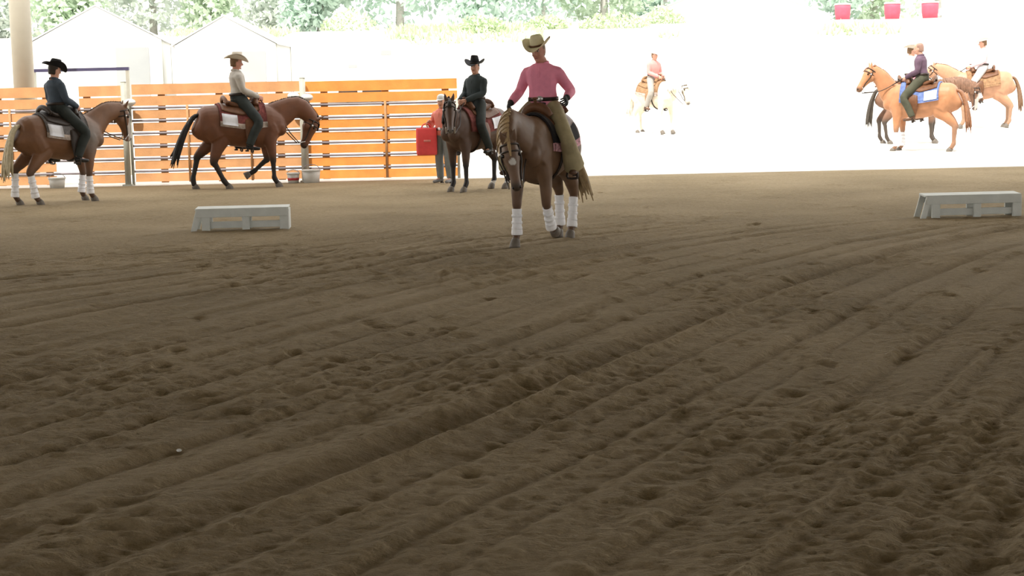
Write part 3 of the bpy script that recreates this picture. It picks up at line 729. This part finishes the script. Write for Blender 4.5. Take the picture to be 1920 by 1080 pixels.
def rider_pose(lean=0.0, hands=((.34, .10, 1.60), (.34, -.10, 1.60)), elbows=None, yaw=0, pitch_=8, dz=0.0, headoff=(0, 0), fwd=0.0):
    J = {'pelvis': (.0, 0, 1.55 + dz), 'neck': (-.01 + lean, 0, 2.06 + dz), 'head': (.02 + lean * 1.25 + headoff[0], headoff[1], 2.205 + dz), 'head_yaw': yaw, 'head_pitch': pitch_}
    for s_, k, h in ((1, '_l', hands[0]), (-1, '_r', hands[1])):
        sh = Vector((-.005 + lean * .9, s_ * .178, 1.955 + dz)); J['shoulder' + k] = tuple(sh); J['wrist' + k] = h
        hv = Vector(h); e = (sh + hv) / 2 + Vector((-.12, s_ * .09, -.05)) if elbows is None else Vector(elbows[0 if s_ > 0 else 1]); J['elbow' + k] = tuple(e)
        J['hip' + k] = (.04, s_ * .125, 1.53 + dz); J['knee' + k] = (.30 + fwd, s_ * .36, 1.17); J['ankle' + k] = (.10 + fwd, s_ * .385, .745); J['toe' + k] = (.26 + fwd, s_ * .41, .70)
    return J

NAVY = mat('navy_shirt', (0.045, 0.062, 0.085), 0.8, 0.15, 10, 0.25, 14)
BLACKC = mat('black_shirt', (0.030, 0.040, 0.042), 0.8, 0.2, 10, 0.25, 14)  # black raised in the base colour to imitate lens haze
PINK = mat('pink_shirt', (0.74, 0.25, 0.36), 0.75, 0.12, 10, 0.35, 13)
OFFW = mat('offwhite_shirt', (0.40, 0.37, 0.33), 0.8, 0.1, 10, 0.25, 14)
BLACKJ = mat('black_trousers', (0.022, 0.027, 0.025), 0.8, 0.25, 10, 0.2, 14)  # lifted from black in its colour for the same lens haze
CHAP = mat('khaki_chaps', (0.33, 0.28, 0.165), 0.8, 0.18, 8, 0.3, 12)
BLACKH = mat('black_felt', (0.010, 0.010, 0.012), 0.85, 0.2, 10)
CREAMH = mat('cream_felt', (0.64, 0.57, 0.37), 0.85, 0.08, 10)
BOOTB = mat('brown_boot', (0.09, 0.045, 0.025), 0.5, 0.2, 10)
BOOTK = mat('black_boot', (0.012, 0.011, 0.011), 0.4, 0.2, 10)
HAIRD = mat('dark_hair', (0.03, 0.02, 0.013), 0.6, 0.3, 30)
HAIRB = mat('light_brown_hair', (0.16, 0.09, 0.045), 0.6, 0.3, 30)
GLOVE = mat('dark_glove', (0.03, 0.03, 0.03), 0.7, 0.2, 20)
PADG = mat('grey_pad', (0.13, 0.12, 0.12), 0.95, 0.35, 22, 0.4, 60)
PADB = mat('burgundy_pad', (0.16, 0.045, 0.04), 0.95, 0.5, 16, 0.4, 60)
PADW = mat('pale_pad_border', (0.34, 0.28, 0.24), 0.95, 0.5, 18, 0.4, 60)
PADK = mat('black_pad', (0.02, 0.018, 0.02), 0.95, 0.3, 22, 0.4, 60)
PADP = mat('pink_patterned_border', (0.55, 0.30, 0.34), 0.95, 0.7, 24, 0.4, 60)
PADBL = mat('blue_pad', (0.12, 0.17, 0.36), 0.95, 0.3, 16, 0.4, 60)
PADR = mat('tan_pad', (0.26, 0.15, 0.08), 0.95, 0.4, 16, 0.4, 60)

STAND = {'fl': (2, -1, 32), 'fr': (-3, 0, 30), 'hl': (-42, 4, 30), 'hr': (-38, 2, 32)}

# --- main horse: sorrel with flaxen mane coming towards the camera, rider in pink
M4 = at(0.42, 18.98, 0, D(-109), 1.02)
h4 = dict(poll=(1.15, -.04, 1.19), muzzle=(1.20, .06, .68), hint=(-.36, .93, 0), arch=(.10, -.05, .16), coat=(.135, .076, .043), points=(.11, .060, .035), tail=(.30, .215, .115), mane=(.36, .25, .13), mane_side=-1, mane_len=.36, blaze='star', rump=(.33, .16, .15),
          wraps=('fl', 'fr', 'hl', 'hr'), legs={'fr': (7, 3, 28), 'fl': (-2, -30, -62, False), 'hr': (-40, -4, 25, True, .045), 'hl': (-33, 14, 34)}, seed=4, forelock=2, tail_swing=(-.02, .16), hands=((.28, -.33, 1.57), (.28, -.34, 1.57)), vox=.015)
horse('sorrel horse with flaxen mane and white leg wraps walking towards the camera', M4, h4)
saddle('brown western saddle on black pad with pink patterned border under the pink-shirted rider', M4, PADK, PADP, card=False, lift=.10)
J4 = rider_pose(lean=.03, hands=((.08, .305, 1.665), (.22, -.325, 1.62)), elbows=((-.15, .285, 1.745), (-.03, -.30, 1.745)), yaw=-4, pitch_=14, headoff=(.015, -.03))
J4['head_roll'] = 4
for k, s_ in (('_l', 1), ('_r', -1)): J4['knee' + k] = (.34, s_ * .37, 1.23); J4['ankle' + k] = (.12, s_ * .40, .86); J4['toe' + k] = (.28, s_ * .42, .82)
person('person', 'rider in pink shirt, khaki chaps and cream cowboy hat on the sorrel horse', M4, (0, 0, 1.46), J4, dict(shirt=PINK, trousers=CHAP, flare=.05, boots=BOOTB, hat=CREAMH, hat_band=BROWNL, brim=.178, crown=.125, hair=HAIRB, glove=GLOVE, panel=BLACKJ, skin=SKINR, vox=.0115))

# --- leftmost horse: chestnut with blond tail, seen from behind its right side
M1 = at(-7.92, 28.25, 0, D(50), 1.05)
h1 = dict(poll=(1.30, .0, 1.54), muzzle=(1.40, -.0, .98), arch=(-.02, 0, .07), coat=(.150, .070, .033), points=(.09, .05, .03), shoulder=(.15, .13, .115), tail=(.46, .40, .27), mane=(.10, .065, .04), mane_side=1, blaze='face', nose=(.22, .12, .09),
          wraps=('fl', 'fr', 'hl', 'hr'), legs={'fl': (10, -8, 20), 'fr': (-5, 1, 28), 'hl': (-48, -4, 28), 'hr': (-38, 10, 34)}, seed=2, hands=((.33, .06, 1.62), (.33, -.06, 1.62)))
horse('chestnut horse with blond tail and white leg wraps standing at the left edge', M1, h1)
saddle('dark western saddle on grey pad with white card, on the leftmost horse', M1, PADG, PADW, seatm=TACK)
J1 = rider_pose(lean=-.01, yaw=-6, pitch_=10)
person('person', 'rider in black hat, navy shirt and black trousers on the leftmost horse', M1, (0, 0, 1.46), J1, dict(shirt=NAVY, trousers=BLACKJ, boots=BOOTK, hat=BLACKH, hat_band=TACK, hair=HAIRD, hat_tilt=10))

# --- bay horse walking right with lowered head, rider in off-white
M2 = at(-5.28, 31.55, 0, D(24), 1.11)
h2 = dict(poll=(1.36, 0, 1.17), muzzle=(1.13, -.0, .69), arch=(.06, 0, .20), coat=(.125, .048, .022), points=(.018, .014, .012), tail=(.014, .013, .012), mane=(.02, .016, .013), mane_side=1, mane_len=.16,
          legs={'fl': (22, -58, -70, False), 'fr': (6, 2, 30), 'hl': (-46, -14, 10), 'hr': (-18, 26, 38)}, seed=3, tail_swing=(-.20, 0), hands=((.33, .05, 1.62), (.33, -.05, 1.62)))
h2['legs']['fl'] = (4, -50, -62, False)
horse('bay horse with black tail walking along the fence with lowered head', M2, h2)
saddle('brown western saddle on burgundy patterned pad with white card, on the walking bay horse', M2, PADB, PADW)
J2 = rider_pose(lean=-.02, yaw=-4, pitch_=6, fwd=-.04)
person('person', 'rider in off-white shirt, pale hat and black trousers on the walking bay horse', M2, (0, 0, 1.46), J2, dict(shirt=OFFW, trousers=BLACKJ, boots=BOOTK, hat=mat('pale_straw', (0.55, 0.50, 0.42), 0.85, 0.08, 10), hat_band=TACK, hair=HAIRB, skin=SKINR))

# --- dark bay horse facing the camera, rider in black
M3 = at(-0.58, 29.25, 0, D(-129), 1.01)
h3 = dict(poll=(1.0, .24, 1.58), muzzle=(1.19, .41, 1.06), hint=(-.65, .76, 0), arch=(.02, .0, .03), coat=(.070, .036, .022), points=(.016, .013, .012), tail=(.016, .014, .013), mane=(.02, .016, .014), blaze=None, nose=(.10, .085, .075),
          socks={'hl': .13, 'hr': .13}, legs=dict(STAND), seed=6, hands=((.36, .06, 1.62), (.36, -.06, 1.62)))
horse('dark bay horse standing at the end of the fence facing the camera', M3, h3)
saddle('brown western saddle on burgundy pad with white card, on the dark bay horse', M3, PADB, PADB, seatm=BROWNL)
J3 = rider_pose(lean=-.01, hands=((.36, .07, 1.62), (.36, -.07, 1.62)), yaw=20, pitch_=2)
person('person', 'rider in black hat, black shirt and black trousers on the dark bay horse', M3, (0, 0, 1.46), J3, dict(shirt=BLACKC, trousers=BLACKJ, boots=BOOTK, hat=BLACKH, hat_band=TACK, hair=HAIRD, crown=.15))

# --- person on foot beside the fence end, carrying a red bag
MP = at(-1.27, 31.6, 0, D(-125), 1.0)
JP = {'pelvis': (0, 0, .97), 'neck': (.03, 0, 1.46), 'head': (.06, 0, 1.605), 'head_yaw': 20, 'head_pitch': 6}
for s_, k in ((1, '_l'), (-1, '_r')):
    JP['shoulder' + k] = (.02, s_ * .178, 1.365); JP['hip' + k] = (0, s_ * .10, .93); JP['knee' + k] = (.03, s_ * .11, .50); JP['ankle' + k] = (-.01, s_ * .12, .095); JP['toe' + k] = (.15, s_ * .15, .045)
JP['elbow_r'] = (-.02, -.32, 1.14); JP['wrist_r'] = (.17, -.24, 1.22); JP['elbow_l'] = (-.02, .26, 1.12); JP['wrist_l'] = (.12, .26, .90); JP['hand_dir'] = (.8, 0, -.6)
CORAL = mat('coral_shirt', (0.70, 0.22, 0.17), 0.8, 0.1, 10, 0.2, 14)
person('person', 'person on foot in coral shirt, grey trousers and white cap beside the fence end', MP, (0, 0, 0), JP, dict(shirt=CORAL, trousers=mat('grey_trousers', (0.20, 0.22, 0.22), 0.8, 0.1, 10), boots=mat('grey_shoe', (0.2, 0.2, 0.2), 0.7), cap=WHITE, hair=HAIRB))
hw = MP @ Vector((.255, -.24, 1.17))
bag = empty('tote_bag', at(hw.x, hw.y, hw.z - .60, D(10))); tag(bag, 'bright red bag carried by the person on foot beside the fence', 'bag')
BAGR = mat('bright_red_fabric', (0.80, 0.085, 0.09), 0.7, 0.08, 8, 0.2, 20)
m_ = MB(); m_.loft([(0, 0, 0), (0, 0, .03), (0, 0, .25), (0, 0, .50), (0, 0, .53)], [(.09, .18), (.11, .20), (.11, .205), (.09, .20), (.07, .195)], n=24, sub=2, power=4); m_.build('bag_body', BAGR, bag)
m_ = MB(); m_.loft([(-.0, -.112, .26), (0, -.115, .30)], [(.01, .07), (.01, .07)], hint=(0, 1, 0), n=8, sub=1); m_.build('bag_patch', mat('pale_red_print', (0.72, 0.25, 0.22), 0.7), bag)
for sy in (-.06, .06):
    m_ = MB(); m_.tube([(-.10, sy, .50), (-.07, sy * .6, .58), (0, sy * .2, .615), (.07, sy * .6, .58), (.10, sy, .50)], .011, 6, 4); m_.build('bag_handle', BAGR, bag)

# --- horses outside in the sun
def outpos(x, y, rz, s=1.0): return at(x, y, float(elev(y)) + .0, D(rz), s)
far = dict(vox=.022)
MB_ = outpos(9.66, 37.5, 152, 1.08)
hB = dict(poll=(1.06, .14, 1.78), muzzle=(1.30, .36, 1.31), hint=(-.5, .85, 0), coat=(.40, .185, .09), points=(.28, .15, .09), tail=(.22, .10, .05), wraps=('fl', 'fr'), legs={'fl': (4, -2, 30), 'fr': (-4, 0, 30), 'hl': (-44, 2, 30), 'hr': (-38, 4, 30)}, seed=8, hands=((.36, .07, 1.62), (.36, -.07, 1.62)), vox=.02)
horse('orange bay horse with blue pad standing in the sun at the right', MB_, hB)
saddle('western saddle on blue pad with white card, on the sunlit orange bay horse', MB_, PADBL, PADBL)
JB = rider_pose(lean=.06, yaw=5, pitch_=8, fwd=.02)
person('person', 'rider in dark shirt and dark trousers without hat on the sunlit orange bay horse', MB_, (0, 0, 1.46), JB, dict(shirt=mat('plum_shirt', (0.10, 0.06, 0.09), 0.8, 0.2), trousers=mat('olive_trousers', (0.055, 0.055, 0.035), 0.8, 0.2), boots=BOOTB, hair=mat('light_reddish_hair', (.30, .18, .14), .6, .2)))  # hair in a lighter reddish brown than the other riders
MD = outpos(10.15, 40.6, -4, 1.05)
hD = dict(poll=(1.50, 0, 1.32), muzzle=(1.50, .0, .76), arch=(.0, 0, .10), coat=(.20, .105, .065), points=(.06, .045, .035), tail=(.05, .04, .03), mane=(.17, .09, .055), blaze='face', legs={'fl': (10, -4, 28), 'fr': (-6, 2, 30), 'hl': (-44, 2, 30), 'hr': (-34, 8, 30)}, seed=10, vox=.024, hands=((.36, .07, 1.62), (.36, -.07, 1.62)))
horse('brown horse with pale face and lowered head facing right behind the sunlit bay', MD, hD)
saddle('western saddle on tan pad, on the brown horse with lowered head', MD, PADBL, PADR, card=False)
PALEW = mat('white_shirt', (0.62, 0.60, 0.58), 0.8, 0.06, 10)
ROSE = mat('rose_trousers', (0.55, 0.20, 0.24), 0.8, 0.1, 10)
person('person', 'rider in white shirt, rose trousers and pale hat on the brown horse with lowered head', MD, (0, 0, 1.46), rider_pose(), dict(shirt=PALEW, trousers=ROSE, boots=BOOTB, hat=MATS['pale_straw'], hat_band=TACK, hair=HAIRB, vox=.018))
ME_ = outpos(13.45, 45.6, 172, 1.07)
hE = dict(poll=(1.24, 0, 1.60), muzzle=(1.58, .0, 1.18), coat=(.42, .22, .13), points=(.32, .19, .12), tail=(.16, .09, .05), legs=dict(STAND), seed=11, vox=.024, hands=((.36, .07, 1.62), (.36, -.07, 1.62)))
horse('reddish bay horse with its rump at the right edge, facing left', ME_, hE)
saddle('western saddle on tan pad, on the reddish bay horse at the right edge', ME_, PADR, PADR, card=False)
person('person', 'rider in pale pink shirt and white hat on the reddish bay at the right edge', ME_, (0, 0, 1.46), rider_pose(), dict(shirt=mat('pale_pink_shirt', (.62, .44, .46), .8, .06), trousers=mat('pale_grey_trousers', (.45, .43, .42), .8, .06), boots=BOOTB, hat=PALEW, hat_band=PALEW, hair=HAIRB, vox=.018))
MA = outpos(4.15, 46.0, -52, 1.0)
hA = dict(poll=(1.28, 0, 1.36), muzzle=(1.40, .0, .80), coat=(.68, .58, .46), points=(.66, .58, .48), tail=(.66, .60, .52), legs={'fl': (10, -4, 28), 'fr': (-6, 2, 30), 'hl': (-44, 2, 30), 'hr': (-34, 8, 30)}, seed=12, vox=.024, hands=((.36, .07, 1.62), (.36, -.07, 1.62)))  # coat, points and tail paled in colour to imitate glare
horse('cream horse, coat paled to imitate glare, ridden alone across the bright yard', MA, hA)
saddle('western saddle on pale pad, on the cream horse in the yard', MA, PADR, PADW, card=False, seatm=PADR)
person('person', 'rider in red shirt paled to imitate glare and white hat on the cream horse in the yard', MA, (0, 0, 1.46), rider_pose(lean=.05), dict(shirt=mat('glare_pale_red_shirt', (.58, .25, .23), .8, .06), trousers=mat('glare_pale_grey_trousers', (.30, .28, .25), .8, .06), boots=BOOTB, hat=PALEW, hat_band=PALEW, hair=HAIRB, vox=.018))  # shirt and trousers paled in colour to imitate glare

# ------------------------------------------------------------------ background: tents, barrels, grass, trees
TENTW = mat('tent_canvas', (0.60, 0.60, 0.58), 0.7, 0.03, 1.0)
TENTG = mat('shade_and_vent_grey', (0.30, 0.31, 0.31), 0.8, 0.05, 1.0)  # grey canvas copy painting the shade of tent openings; vents use it too
def gable_tent(x, y, w, d, eave, ridge, rz, label, walls=True, name='marquee_tent'):
    z0 = float(elev(y - d / 2)) - .03; dz_ = float(elev(y)) - z0; eave += dz_; ridge += dz_; ro = empty(name, at(x, y, z0, rz)); tag(ro, label, 'tent')
    for s_ in (-1, 1):
        m_ = MB(); a = [[Vector((0, -d / 2, ridge)), Vector((0, d / 2, ridge))], [Vector((s_ * (w / 2 + .15), -d / 2, eave)), Vector((s_ * (w / 2 + .15), d / 2, eave))]]
        m_.sheet(a, [[p - Vector((0, 0, .05)) for p in r_] for r_ in a]); m_.build('roof_panel', TENTW, ro, False)
    for sy in (-1, 1):
        m_ = MB(); yv = sy * (d / 2 - .05); o_ = [Vector((-w / 2, yv, eave)), Vector((w / 2, yv, eave)), Vector((0, yv, ridge - .06))]
        m_.add([p for p in o_] + [p + Vector((0, .04, 0)) for p in o_], [(0, 1, 2), (5, 4, 3), (0, 3, 4, 1), (1, 4, 5, 2), (2, 5, 3, 0)]); m_.build('gable', TENTW, ro, False)
    n = max(2, int(w / 3) + 1)
    for i in range(n):
        for sy in (-1, 1):
            m_ = MB(); m_.tube([(-w / 2 + w * i / (n - 1), sy * (d / 2 - .1), 0), (-w / 2 + w * i / (n - 1), sy * (d / 2 - .1), eave)], .05, 8); m_.build('pole', GALVP, ro)
    if walls:
        for sx in (-1, 1):
            m_ = MB(); m_.box((sx * w / 2, 0, eave / 2), (.04, d - .1, eave)); m_.build('side_wall', TENTW, ro, False)
        m_ = MB(); m_.box((0, -d / 2 + .05, eave / 2), (w, .04, eave)); m_.build('front_wall', TENTW, ro, False)
        if eave > 1: m_ = MB(); m_.box((w * .27, -d / 2 + .02, eave * .48), (w * .26, .04, eave * .8)); m_.build('opening_shade_panel', TENTG, ro, False)  # grey sheet painted for the shade inside the tent opening
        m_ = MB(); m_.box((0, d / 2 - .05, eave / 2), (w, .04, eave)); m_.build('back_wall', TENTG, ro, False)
    return ro
gable_tent(-10.1, 60, 3.6, 4, 1.95, 3.0, 0, 'white gabled tent with opening shade painted as a grey panel behind the rider in off-white')
gable_tent(-15.4, 62, 4.6, 5, 2.0, 3.3, D(8), 'wide white gabled tent behind the leftmost horse', True)
gable_tent(13.0, 97, 11.2, 8, .5, 2.6, 0, 'large low white marquee on the bank at the top centre')
gable_tent(31.5, 96, 13.5, 8, .3, 2.6, 0, 'large white marquee on the bank at the top right')
# white vehicle parked between the tents
tz = float(elev(58)); tr = empty('white_trailer', at(-5.2, 58.5, tz)); tag(tr, 'white horse trailer parked right of the narrow gabled tent', 'trailer')
m_ = MB(); m_.box((0, 0, 1.35), (3.4, 2.0, 1.7)); o_ = m_.build('box_body', TENTW, tr, False); bv = o_.modifiers.new('b', 'BEVEL'); bv.width = .12; bv.segments = 3
m_ = MB(); m_.box((.9, -1.01, 1.75), (.36, .03, .16)); m_.build('vent', TENTG, tr, False)
m_ = MB(); m_.box((-.3, -1.01, 1.3), (.30, .03, .10)); m_.build('vent', TENTG, tr, False)
for sx in (-.5, .35):
    m_ = MB(); m_.loft([(sx, -1.02, .36), (sx, -.82, .36)], [(.34, .34)] * 2, hint=(1, 0, 0), n=20, sub=1); m_.build('wheel', TACK, tr)
m_ = MB(); m_.tube([(-1.7, 0, .6), (-2.7, 0, .5)], .06, 8); m_.tube([(-2.6, 0, .5), (-2.6, 0, 0)], .05, 8); m_.build('drawbar', GALV, tr)

REDF = mat('red_barrel', (0.50, 0.085, 0.13), 0.6, 0.08, 5)
for x, w, lab in ((17.86, .42, 'leftmost of the red barrels with white tops standing on the far bank'), (20.5, .43, 'middle one of the red barrels on the far bank'), (22.5, .45, 'rightmost of the red barrels with white tops standing on the far bank')):
    y = 86.0; z = float(elev(y)); ro = empty('barrel', at(x, y, z)); tag(ro, lab, 'barrel', 'red barrels on the far bank')
    h = .82
    m_ = MB(); m_.loft([(0, 0, 0), (0, 0, .25), (0, 0, .28), (0, 0, .55), (0, 0, .58), (0, 0, h)], [(w * .86,) * 2, (w * .93,) * 2, (w * .97,) * 2, (w * .97,) * 2, (w * .98,) * 2, (w,) * 2], n=20, sub=1); m_.build('drum', REDF, ro)
    m_ = MB(); m_.loft([(0, 0, h - .03), (0, 0, h + .05)], [(w * 1.03,) * 2] * 2, n=20, sub=1); m_.build('lid', TENTW, ro)

# grass tufts on the bank (uncountable)
rg = random.Random(3); m_ = MB()
for i in range(5200):
    x = rg.uniform(-24, 32); y = rg.uniform(75, 84)
    if vnoise(np.array([x * .25]), np.array([y * .12]), 77)[0] < 0.02 + (0.12 if x > 8 else 0): continue
    z = float(elev(y)); h = rg.uniform(.15, .42); a = rg.random() * 6.28; dx, dy = math.cos(a) * .06, math.sin(a) * .06; lx, ly = rg.uniform(-.15, .15), rg.uniform(-.15, .15)
    for k in range(2):
        a += 1.3; dx, dy = math.cos(a) * .09, math.sin(a) * .09
        m_.add([(x - dx, y - dy, z - .03), (x + dx, y + dy, z - .03), (x + lx + dx * .5, y + ly + dy * .5, z + h * .7), (x + lx * 1.6, y + ly * 1.6, z + h)], [(0, 1, 2), (0, 2, 3)])
GRASS = mat('bank_grass', (0.54, 0.64, 0.43), 0.8, 0.2, 0.5, trans=0.3)
tag(m_.build('bank_grass', GRASS, None, False), 'light green grass growing along the sunlit bank', 'grass', kind='stuff')

LEAF = [mat('leaf_haze_blue_green', (0.58, 0.70, 0.62), 0.7, 0.18, 0.7, trans=0.45), mat('leaf_haze_mid_green', (0.62, 0.72, 0.58), 0.7, 0.18, 0.7, trans=0.45), mat('leaf_haze_pale', (0.70, 0.75, 0.70), 0.7, 0.2, 0.7, trans=0.35)]  # haze is put into these leaf colours by paling them
BARK = mat('tree_bark', (0.45, 0.43, 0.40), 0.9, 0.2, 6)
def tree(x, y, h, w, kind, seed, label, nl=4600, low=.0):
    r = random.Random(seed); z0 = float(elev(y)); ro = empty('tree', at(x, y, z0)); tag(ro, label, 'tree', 'trees on the far bank')
    m_ = MB(); m_.loft([(0, 0, -.1), (.05, 0, h * .3), (-.04, .03, h * .6), (0, 0, h * .92)], [.16 + .012 * h, .12 + .008 * h, .09, .03], n=8, sub=2)
    for k in range(5):
        a = r.random() * 6.28; zz = h * r.uniform(.25, .7); m_.loft([(0, 0, zz), (math.cos(a) * w * .25, math.sin(a) * w * .25, zz + .4), (math.cos(a) * w * .42, math.sin(a) * w * .42, zz + .9)], [.06, .04, .015], n=6, sub=2)
    m_.build('trunk', BARK, ro)
    blobs = []
    for k in range(22):
        f_ = r.random(); zz = h * (low + .10 + (.80 - low) * f_); rad = w * .5 * (math.sin(PI * min(1, .22 + .70 * f_)) ** .6) * r.uniform(.25, .75); a = r.random() * 6.28
        blobs.append((math.cos(a) * rad, math.sin(a) * rad, zz, w * r.uniform(.18, .29)))
    vs = []; fs = []
    for i in range(nl):
        bx, by, bz, br = blobs[r.randrange(22)]
        d = Vector((r.gauss(0, 1), r.gauss(0, 1), r.gauss(0, 1))).normalized() * br * r.uniform(.55, 1.05)
        p = Vector((bx, by, bz)) + Vector((d.x, d.y, d.z * 1.1)); s_ = r.uniform(.16, .32)
        u_ = Vector((r.gauss(0, 1), r.gauss(0, 1), r.gauss(0, 1))).normalized(); v_ = u_.cross(Vector((r.gauss(0, 1), r.gauss(0, 1), r.gauss(0, 1)))).normalized()
        o = len(vs); vs += [p - u_ * s_, p + v_ * s_ * .55, p + u_ * s_, p - v_ * s_ * .55]; fs.append((o, o + 1, o + 2, o + 3))
    m_ = MB(); m_.add(vs, fs); c_ = m_.build('crown', LEAF[kind], ro, False); c_['kind'] = 'stuff'
    return ro
rt = random.Random(12)
TL = []
kinds = {0: 'dense blue-green tree', 1: 'leafy mid-green tree', 2: 'tree painted pale with haze'}
TREES = [(-36, 96, 9, 7, 2, 'at the far left edge of the tree line'), (-30.5, 100, 10, 7, 2, 'second from the left in the tree line'), (-26, 95, 7.5, 6, 1, 'above the hat of the leftmost rider'),
         (-22, 101, 10, 7, 2, 'third pale one of the tree line, behind the wide tent'), (-17.5, 96, 7, 5, 1, 'behind the gap between the two gabled tents'), (-14.2, 102, 10, 6, 2, 'behind the narrow gabled tent'), (-11.0, 96, 8, 5.2, 0, 'right of the narrow gabled tent'),
         (-6.5, 99, 11, 7, 0, 'behind the middle of the vivid orange fence panel'), (-2.0, 97, 10, 6.5, 0, 'above the rider in black'), (2.2, 100, 11, 7, 0, 'above the rider in pink'),
         (6.2, 103, 11, 6.5, 1, 'left of the large low marquee'), (10.5, 108, 11, 7, 0, 'behind the left roof slope of the low marquee'), (15.5, 109, 12, 7.5, 0, 'behind the low marquee'), (20.3, 98, 8.5, 6, 0, 'behind the leftmost barrel'), (24.0, 106, 11, 7, 1, 'behind the rightmost barrel'), (29, 109, 11, 7, 1, 'behind the marquee at the top right'), (35, 110, 11, 7, 0, 'at the far right edge of the tree line')]
for i, (x, y, h, w, k, where) in enumerate(TREES):
    tree(x, y, h, w, k, 40 + i, kinds[k] + ' ' + where)
rb = random.Random(8)
for i, (x, y, h, w, where) in enumerate(((-1.2, 79, .9, 2.6, 'left of the rider in black'), (2.0, 80, .7, 2.2, 'between the black and the cream hat'), (5.3, 79.5, .85, 3.6, 'right of the cream hat'), (9.0, 92, 1.3, 2.4, 'beside the low marquee'), (-9.0, 93, 1.6, 3.5, 'behind the white trailer'))):
    r = random.Random(90 + i); z0 = float(elev(y)); m_ = MB()
    for k in range(700):
        a = r.random() * 6.28; q = math.sqrt(r.random()); p = Vector((math.cos(a) * q * w / 2, math.sin(a) * q * .7, h * (1 - q * q * .7) * r.random())); s_ = r.uniform(.07, .15)
        u_ = Vector((r.gauss(0, 1), r.gauss(0, 1), r.gauss(0, 1) + .6)).normalized(); v_ = u_.cross(Vector((r.gauss(0, 1), r.gauss(0, 1), r.gauss(0, 1)))).normalized()
        m_.add([p - u_ * s_, p + v_ * s_ * .5, p + u_ * s_, p - v_ * s_ * .5], [(0, 1, 2, 3)])
    ro = empty('shrub', at(x, y, z0)); tag(ro, 'low light green shrub on the bank ' + where, 'shrub', 'shrubs on the bank')
    c_ = m_.build('foliage', GRASS, ro, False)
    m_ = MB(); m_.loft([(0, 0, -.05), (.05, 0, h * .5)], [.04, .02], n=6, sub=1); m_.build('stem', BARK, ro)
# one pale stone lying on the near sand
sx_, sy_ = -1.72, 8.02
m_ = MB(); m_.ell((0, 0, 0), (.014, .011, .008), 10, 7); st = m_.build('pebble', WHITE, None); st.location = (sx_, sy_, 0.01); tag(st, 'tiny white pebble lying alone on the near sand', 'pebble')
